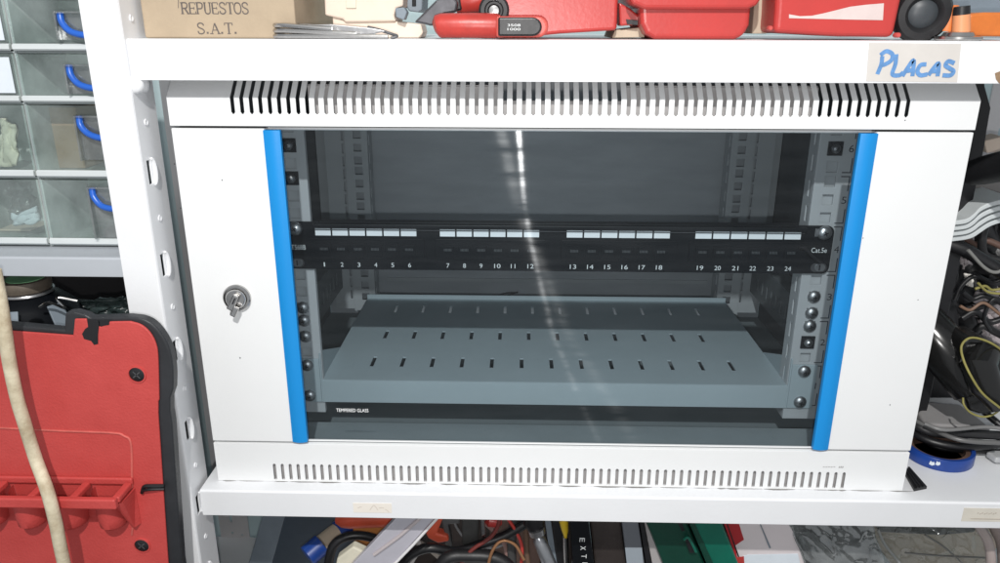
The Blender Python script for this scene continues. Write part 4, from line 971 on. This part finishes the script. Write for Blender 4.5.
# ================================================================ BELOW THE LOWER SHELF
def put(name, label, cat, mb, m, bevel=1.5, **k): return tag(mb.build(name, m, None, bevel, **k), label, cat)
sb_ = thing('folded_sheet', 'dark blue grey sheet with a lighter stripe below the shelf beside the upright', 'sheet', (P(300, 563, 150).x, 150, -329.5))
stand(268, 250, 392, 385, 150, 30).build('sheet', NAVY, sb_, 1)
stand(266, 249, 288, 272, 147, 2.5).build('stripe', SLATE, sb_, .4)
t = thing('glue_tube', 'blue capped tube with a beige wrapper lying under the lower shelf', 'tube', P(328, 545, 80))
def cyl(name, a, b, r, m, parent, n=24):
    return MB().tube([P(*a), P(*a).lerp(P(*b), .04), P(*a).lerp(P(*b), .96), P(*b)], [r * .82, r, r, r * .82], n).build(name, m, parent, smooth=True)
cyl('cap', (307, 557, 70), (322, 544, 82), 11.5, BLUEP, t); cyl('wrapper', (321, 545, 82), (338, 532, 98), 10, TRED, t); cyl('cap', (337, 532, 98), (352, 522, 110), 11, BLUEP, t)
cb([(326, 600, 50), (329, 560, 50), (336, 543, 52), (352, 536, 56), (372, 538, 60), (392, 548, 62)], 4.6, BLACK, 'black cable arching over the blue capped tube')
put('orange_tool', 'orange red tool handle directly under the shelf lip left of the metal channel', 'tool', MB().tube([P(336, 520, 90), P(342, 520, 90), P(350, 520, 90), P(400, 518, 90)], [4, 8, 9, 9], 18), mat('orange_red', (.65, .09, .04), .4, 0, .2, 40), 0, smooth=True)
put('orange_box', 'small orange box behind the cream block and the metal channel', 'box', stand(352, 356, 392, 380, 85, 25, 524), mat('orange_brown', (.55, .20, .04), .5, 0, .25, 40), 2)
put('cream_block', 'cream plastic block with a pointed top below the shelf', 'block', MB().prism(px([(334, 575), (337, 559), (353, 547), (372, 556), (388, 561), (390, 640), (345, 640)], 25), (0, 10, 0)), CREAM, 1.5)
t = thing('metal_channel', 'lilac grey metal channel with a groove leaning diagonally under the shelf', 'channel', P(380, 580, 20))
slab('bar', [(352, 565), (402, 512), (441, 512), (386, 573), (376, 600), (330, 600)], 18, 7, LILAC, t, 1)
MB().tube([P(374, 555, 17), P(400, 536, 17), P(424, 515, 17)], 1.8, 8).build('groove_edge', PINKG, t, smooth=True)
MB().tube([P(387, 572, 17), P(414, 544, 17), P(443, 512, 17)], 1.4, 8).build('folded_edge', PINKW, t, smooth=True)
put('tool_box', 'dark brown box behind the jumble of black cables under the shelf', 'box', stand(392, 380, 575, 572, 235, 30), mat('dark_brown', (.05, .035, .03), .6, 0, .4, 30), 2)
put('orange_hook', 'orange red hook beside the top of the metal channel', 'hook', MB().prism(px([(424, 530), (434, 520), (440, 510), (446, 512), (441, 524), (437, 534), (448, 537), (449, 542), (438, 544), (428, 539)], 75), (0, 12, 0)), mat('orange_red2', (.65, .10, .05), .4), 2, seg=3)
put('grey_clamp', 'dark grey clamp block hanging under the shelf middle left', 'clamp', MB().prism(px([(461, 508), (480, 508), (478, 545), (470, 548), (462, 546)], 70), (0, 25, 0)), mat('clamp_grey', (.07, .07, .068), .45, .2, .3, 60), 2)
put('grey_bracket', 'bent grey bracket between the orange hook and the clamp', 'bracket', MB().prism(px([(440, 518), (460, 518), (460, 524), (448, 525), (452, 545), (448, 560), (442, 555), (446, 540)], 80), (0, 10, 0)), mat('bracket_grey', (.13, .13, .13), .4, .3, .3, 60), 1.5)
specs = [([(395, 575, 60), (410, 556, 60), (430, 548, 62), (455, 552, 66), (480, 545, 66), (505, 536, 70), (525, 524, 74)], 5.0, BLACK, 'thick black cable sweeping up to the socket driver'),
         ([(430, 590, 50), (445, 560, 52), (470, 556, 55), (500, 560, 55), (520, 580, 50)], 6.5, RUBBER, 'fat black cable loop at the bottom edge of the photo'),
         ([(482, 520, 90), (495, 532, 88), (505, 545, 86), (508, 565, 84), (510, 590, 80)], 2.6, mat('pinkish_wire', (.30, .18, .16), .5), 'pinkish brown wire between the steel bar and the driver'),
         ([(515, 515, 84), (512, 535, 80), (512, 560, 78), (514, 600, 74)], 4.6, mat('strap_grey', (.06, .06, .06), .5), 'dark grey strap hanging left of the socket driver'),
         ([(505, 515, 70), (515, 530, 70), (522, 548, 68), (520, 575, 66)], 1.8, mat('red_wire', (.5, .05, .04), .4), 'thin red wire beside the socket driver'),
         ([(400, 552, 90), (415, 542, 90), (438, 556, 92), (450, 575, 90)], 3, mat('beige_wire', (.35, .31, .27), .5), 'beige cable crossing behind the black cables')]
specs += [([(452, 515, 96), (458, 530, 92), (470, 542, 90), (492, 548, 88), (512, 541, 86)], 1.4, mat('grey_wire', (.25, .25, .26), .4), 'thin grey wire drooping behind the grey clamp'),
         ([(486, 575, 44), (492, 552, 46), (502, 541, 48), (515, 545, 48), (524, 560, 46)], 1.6, mat('copper_wire', (.40, .20, .10), .35, .6), 'thin copper coloured wire looping left of the socket driver'),
         ([(408, 528, 84), (415, 536, 82), (420, 548, 80), (412, 562, 76), (405, 580, 74)], 2.2, mat('white_wire', (.50, .48, .46), .5), 'dirty white wire just right of the metal channel'),
         ([(500, 512, 56), (498, 526, 56), (490, 538, 56), (470, 552, 54), (455, 575, 50)], 2.0, mat('dark_red_wire', (.16, .03, .025), .4), 'dark red wire crossing in front of the thick black cable'),
         ([(522, 512, 100), (526, 535, 96), (527, 555, 92), (530, 580, 90)], 3.0, mat('brown_wire', (.15, .09, .06), .5), 'brown cable just left of the socket driver head'),
         ([(363, 575, 40), (372, 562, 42), (384, 552, 60), (398, 545, 66), (412, 548, 66)], 1.2, mat('blue_wire', (.03, .08, .28), .4), 'thin blue wire passing behind the metal channel')]
for pts, r, m, lab in specs: cb(pts, r, m, lab)
put('steel_bar', 'short bright steel bar hanging right of the grey clamp', 'bar', MB().prism(px([(480, 510), (483.5, 510), (486, 538), (481.5, 539)], 60), (0, 5, 0)), CHROME, .6)
put('red_plug', 'small red plug under the shelf right of the steel bar', 'plug', MB().tube([P(486, 520, 75), P(489, 521, 75), P(498, 522, 75), P(502, 522, 75)], [3, 6.5, 6.5, 3], 16), RED2, 0, smooth=True)
t = thing('cable_tester_pieces', 'brown wood chip and clear plastic between the cables', 'scrap', P(495, 560, 100)) if False else None
put('brown_board', 'brown board standing behind the cables near the photo middle', 'board', stand(488, 492, 548, 540, 130, 8, 508), BROWN, 1)
t = thing('socket_driver', 'socket driver with black head and silver shaft under the shelf middle', 'driver', P(540, 560, 60))
rod('head', [(533, 508, 64), (534, 522, 62), (536.5, 529, 61)], [11, 11, 8.5], BLACK, t); rod('ring', [(536, 528, 58), (537.5, 533.5, 58)], [8.6, 8.2], STEEL, t)
rod('shaft', [(537.5, 536, 57), (539, 539, 57), (546, 556, 54), (556, 580, 50)], [4, 6.5, 7, 7], mat('satin_silver', (.35, .36, .38), .3, .8, .2, 60), t)
put('grey_ruler', 'pale grey strip standing right of the socket driver', 'strip', stand(543, 551, 549, 557, 85, 4, 508), SLATE, .6)
put('black_case', 'narrow black case between the pale strip and the yellow screwdriver', 'case', stand(551, 557, 561, 566, 82, 30, 508), BLACK, 1)
t = thing('yellow_screwdriver', 'yellow screwdriver tip down beside the narrow black box', 'screwdriver', P(567, 550, 70))
rod('handle', [(563.5, 508, 70), (563.8, 522, 70), (565, 530, 70), (565.5, 537, 70)], [4.2, 4.6, 3.6, 1.6], YELLOW, t); rod('blade', [(565.5, 537, 70), (566, 552, 70), (567, 575, 70)], [2.8, 2.8, 2.4], CHROME, t)
t = thing('black_box', 'narrow black box with white letters running down its spine', 'box', (P(580, 563, 55).x, 55, -329.5))
stand(568.5, 573, 587, 593.5, 55, 60, 508).build('carton', BLACKM, t, 1)
for k, ch in enumerate('EXTR'):
    v = 538 + k * 8.2; p = P(580.0 + (v - 541) * .11, v, 55)
    # letters turned to read downwards
    cu = text('printed_text', ch, 7.4, (0, 55, 0), PRINT, t, width=4.6)
    for vv in cu.data.vertices:
        a_, b_ = vv.co.x, vv.co.z; vv.co.x = p.x * .001 + b_; vv.co.z = p.z * .001 - a_
put('smoky_box', 'dark smoky brown box right of the lettered black box', 'box', stand(588.5, 594.5, 619, 626, 70, 50, 508), mat('smoky', (.055, .045, .042), .25, 0, .4, 20), 2)
t = thing('grey_carton', 'grey carton with a paler lower half under the shelf', 'box', (P(632, 563, 60).x, 60, -329.5))
stand(620, 627, 636, 644.5, 60, 50, 508).build('carton', mat('carton_grey', (.13, .14, .16), .5, 0, .1, 20), t, 1)
slab('pale_label', [(625, 548), (642, 548), (648, 620), (633, 620)], 59.4, .4, mat('pale_blue_grey', (.30, .34, .38), .5), t)
put('black_folder', 'thin black folder standing right of the grey carton', 'folder', stand(637.5, 646, 641.5, 651, 58, 60, 508), BLACK, .6)
put('white_folder', 'pale grey folder wedge between black folder and green case', 'folder', stand(641.5, 652, 647.5, 662.5, 62, 50, 508), mat('pale_folder', (.42, .40, .40), .5), .6)
t = thing('green_case', 'dark and bright green plastic case under the shelf right of centre', 'case', (P(695, 563, 52).x, 52, -329.5))
stand(640, 662, 681, 704, 52, 80, 508).build('body', GREEN, t, 3, seg=3)
stand(682.5, 706, 716, 738, 46, 86, 508).build('side', GREENL, t, 2.5, seg=3)
stand(683, 706.5, 687.5, 713, 43.5, 2, 508).build('ridge', GREEN, t, .6)
slab('handle_hole', [(685, 541), (689, 540), (694, 551), (693.5, 553.5), (690, 553)], 44.6, 1, BLACK, t, .5)
MB().tube(smoothpath([P(684, 540, 44), P(687.5, 537.5, 43), P(691, 542, 43), P(696, 552, 44)]), 1.3, 8).build('handle_lip', GREENL, t, smooth=True)
slab('vent', [(676, 520), (681, 520), (685, 531), (682, 532)], 51.4, .5, BLACK, t)
t = thing('red_white_box', 'white box with a red left part under the shelf', 'box', (P(760, 563, 40).x, 40, -329.5))
stand(719, 738, 783, 806, 62, 60, 508).build('carton', mat('pinkish_label', (.70, .64, .65), .5, 0, .06, 20), t, 1)
slab('red_side', [(718.5, 508), (734, 508), (744, 540), (735, 546), (737, 556), (742, 575), (741.8, 575)], 61.4, .4, mat('red_print', (.42, .02, .025), .4, 0, .1, 20), t, 0)
slab('white_label', [(741, 557), (748, 555), (798, 554), (803, 575), (740, 575)], 61.2, .5, PAPERW, t)
slab('fold_line', [(758, 520), (759, 520), (771, 548), (769.5, 549)], 60.9, .3, SLATE, t)
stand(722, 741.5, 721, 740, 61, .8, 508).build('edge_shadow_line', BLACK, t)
slab('red_corner', [(735, 558), (744, 556.5), (745, 575), (734, 575)], 60.8, .3, RED2, t)
bgm = mat('wrapped_block', (.04, .046, .05), .5, 0, .4, 14)
put('wrapped_block', 'dark grey blue block wrapped in bubble film right of the white box', 'block', stand(781, 806, 862, 884, 110, 60, 508), bgm, 2)
t = crumple('bubble_wrap', [(781, 505, 70), (866, 505, 80), (892, 600, 70), (818, 600, 60)], 70, FILM, None, 7, 40, .6, 41, 3.5); tag(t, 'crinkled clear bubble film over the dark block', 'film')
put('tan_board', 'tan board inside a clear film bag at the lower right', 'board', stand(862, 890, 1003, 992, 150, 12, 527), TAN, 1)
t = crumple('film_bag', [(863, 515, 110), (985, 515, 110), (1000, 600, 100), (885, 600, 100)], 100, clear('thin_film', (.93, .95, .94), .05, .1, (.6, .62, .62), .05, 50), None, 7, 36, .3, 43, 5.); tag(t, 'thin clear film bag around the tan board', 'bag')
put('dark_tray', 'dark tray above the tan board just under the shelf lip', 'tray', MB().prism(px([(865, 505), (985, 505), (975, 533), (940, 536), (880, 533)], 125), (0, 25, 0)), mat('dark_tray_m', (.05, .05, .05), .4, 0, .3, 20), 2)
cb([(878, 530, 96), (885, 545, 92), (897, 560, 92), (920, 590, 92)], 1.4, mat('grey_rod', (.28, .29, .28), .4), 'thin grey rod edge on the left of the film bag', 'rod', 'thin_rod')
cb([(905, 553, 96), (940, 556, 92), (985, 558, 92)], .9, mat('grey_rod2', (.16, .16, .15), .4), 'thin dark rod lying across the film bag', 'rod', 'thin_rod')
cb([(925, 535, 96), (945, 548, 92), (965, 566, 92)], .9, mat('grey_rod3', (.16, .16, .15), .4), 'thin dark rod slanting across the film bag', 'rod', 'thin_rod')
cb([(970, 512, 60), (980, 528, 60), (988, 542, 58), (991, 560, 56), (990, 600, 54)], 4.5, mat('pink_hose', (.45, .38, .36), .4, 0, .15, 40), 'pale pinkish hose curving at the lower right corner', 'hose', 'hose')
cb([(985, 512, 64), (996, 530, 62), (1003, 550, 60), (1005, 600, 58)], 5.5, mat('pink_hose2', (.33, .27, .25), .4, 0, .15, 40), 'darker brownish hose outside the pale hose', 'hose', 'hose')


# ================================================================ LIGHT
w = bpy.data.worlds.new('World'); S.world = w; w.use_nodes = True
w.node_tree.nodes['Background'].inputs[0].default_value = (.92, .96, 1, 1); w.node_tree.nodes['Background'].inputs[1].default_value = .46
def area(name, loc, target, sx, sy, power, col):
    l = bpy.data.lights.new(name, 'AREA'); l.shape = 'RECTANGLE'; l.size = sx; l.size_y = sy; l.energy = power; l.color = col
    o = bpy.data.objects.new(name, l); C.objects.link(o); o.location = Vector(loc) * .001
    o.rotation_euler = (Vector(target) - Vector(loc)).to_track_quat('-Z', 'Y').to_euler(); return o
area('ceiling_lamp', (-80, -900, 930), (0, 100, 100), .02, .02, 13, (1, .98, .95))
area('phone_flash', (-37, -592, 326), (0, 0, 120), .006, .006, 1.65, (1, .98, .96))
S.view_settings.view_transform = 'Standard'; S.view_settings.look = 'None'; S.view_settings.gamma = 1; S.view_settings.exposure = 0
S.render.engine = 'CYCLES'
S.cycles.transparent_max_bounces = 16; S.cycles.max_bounces = 8
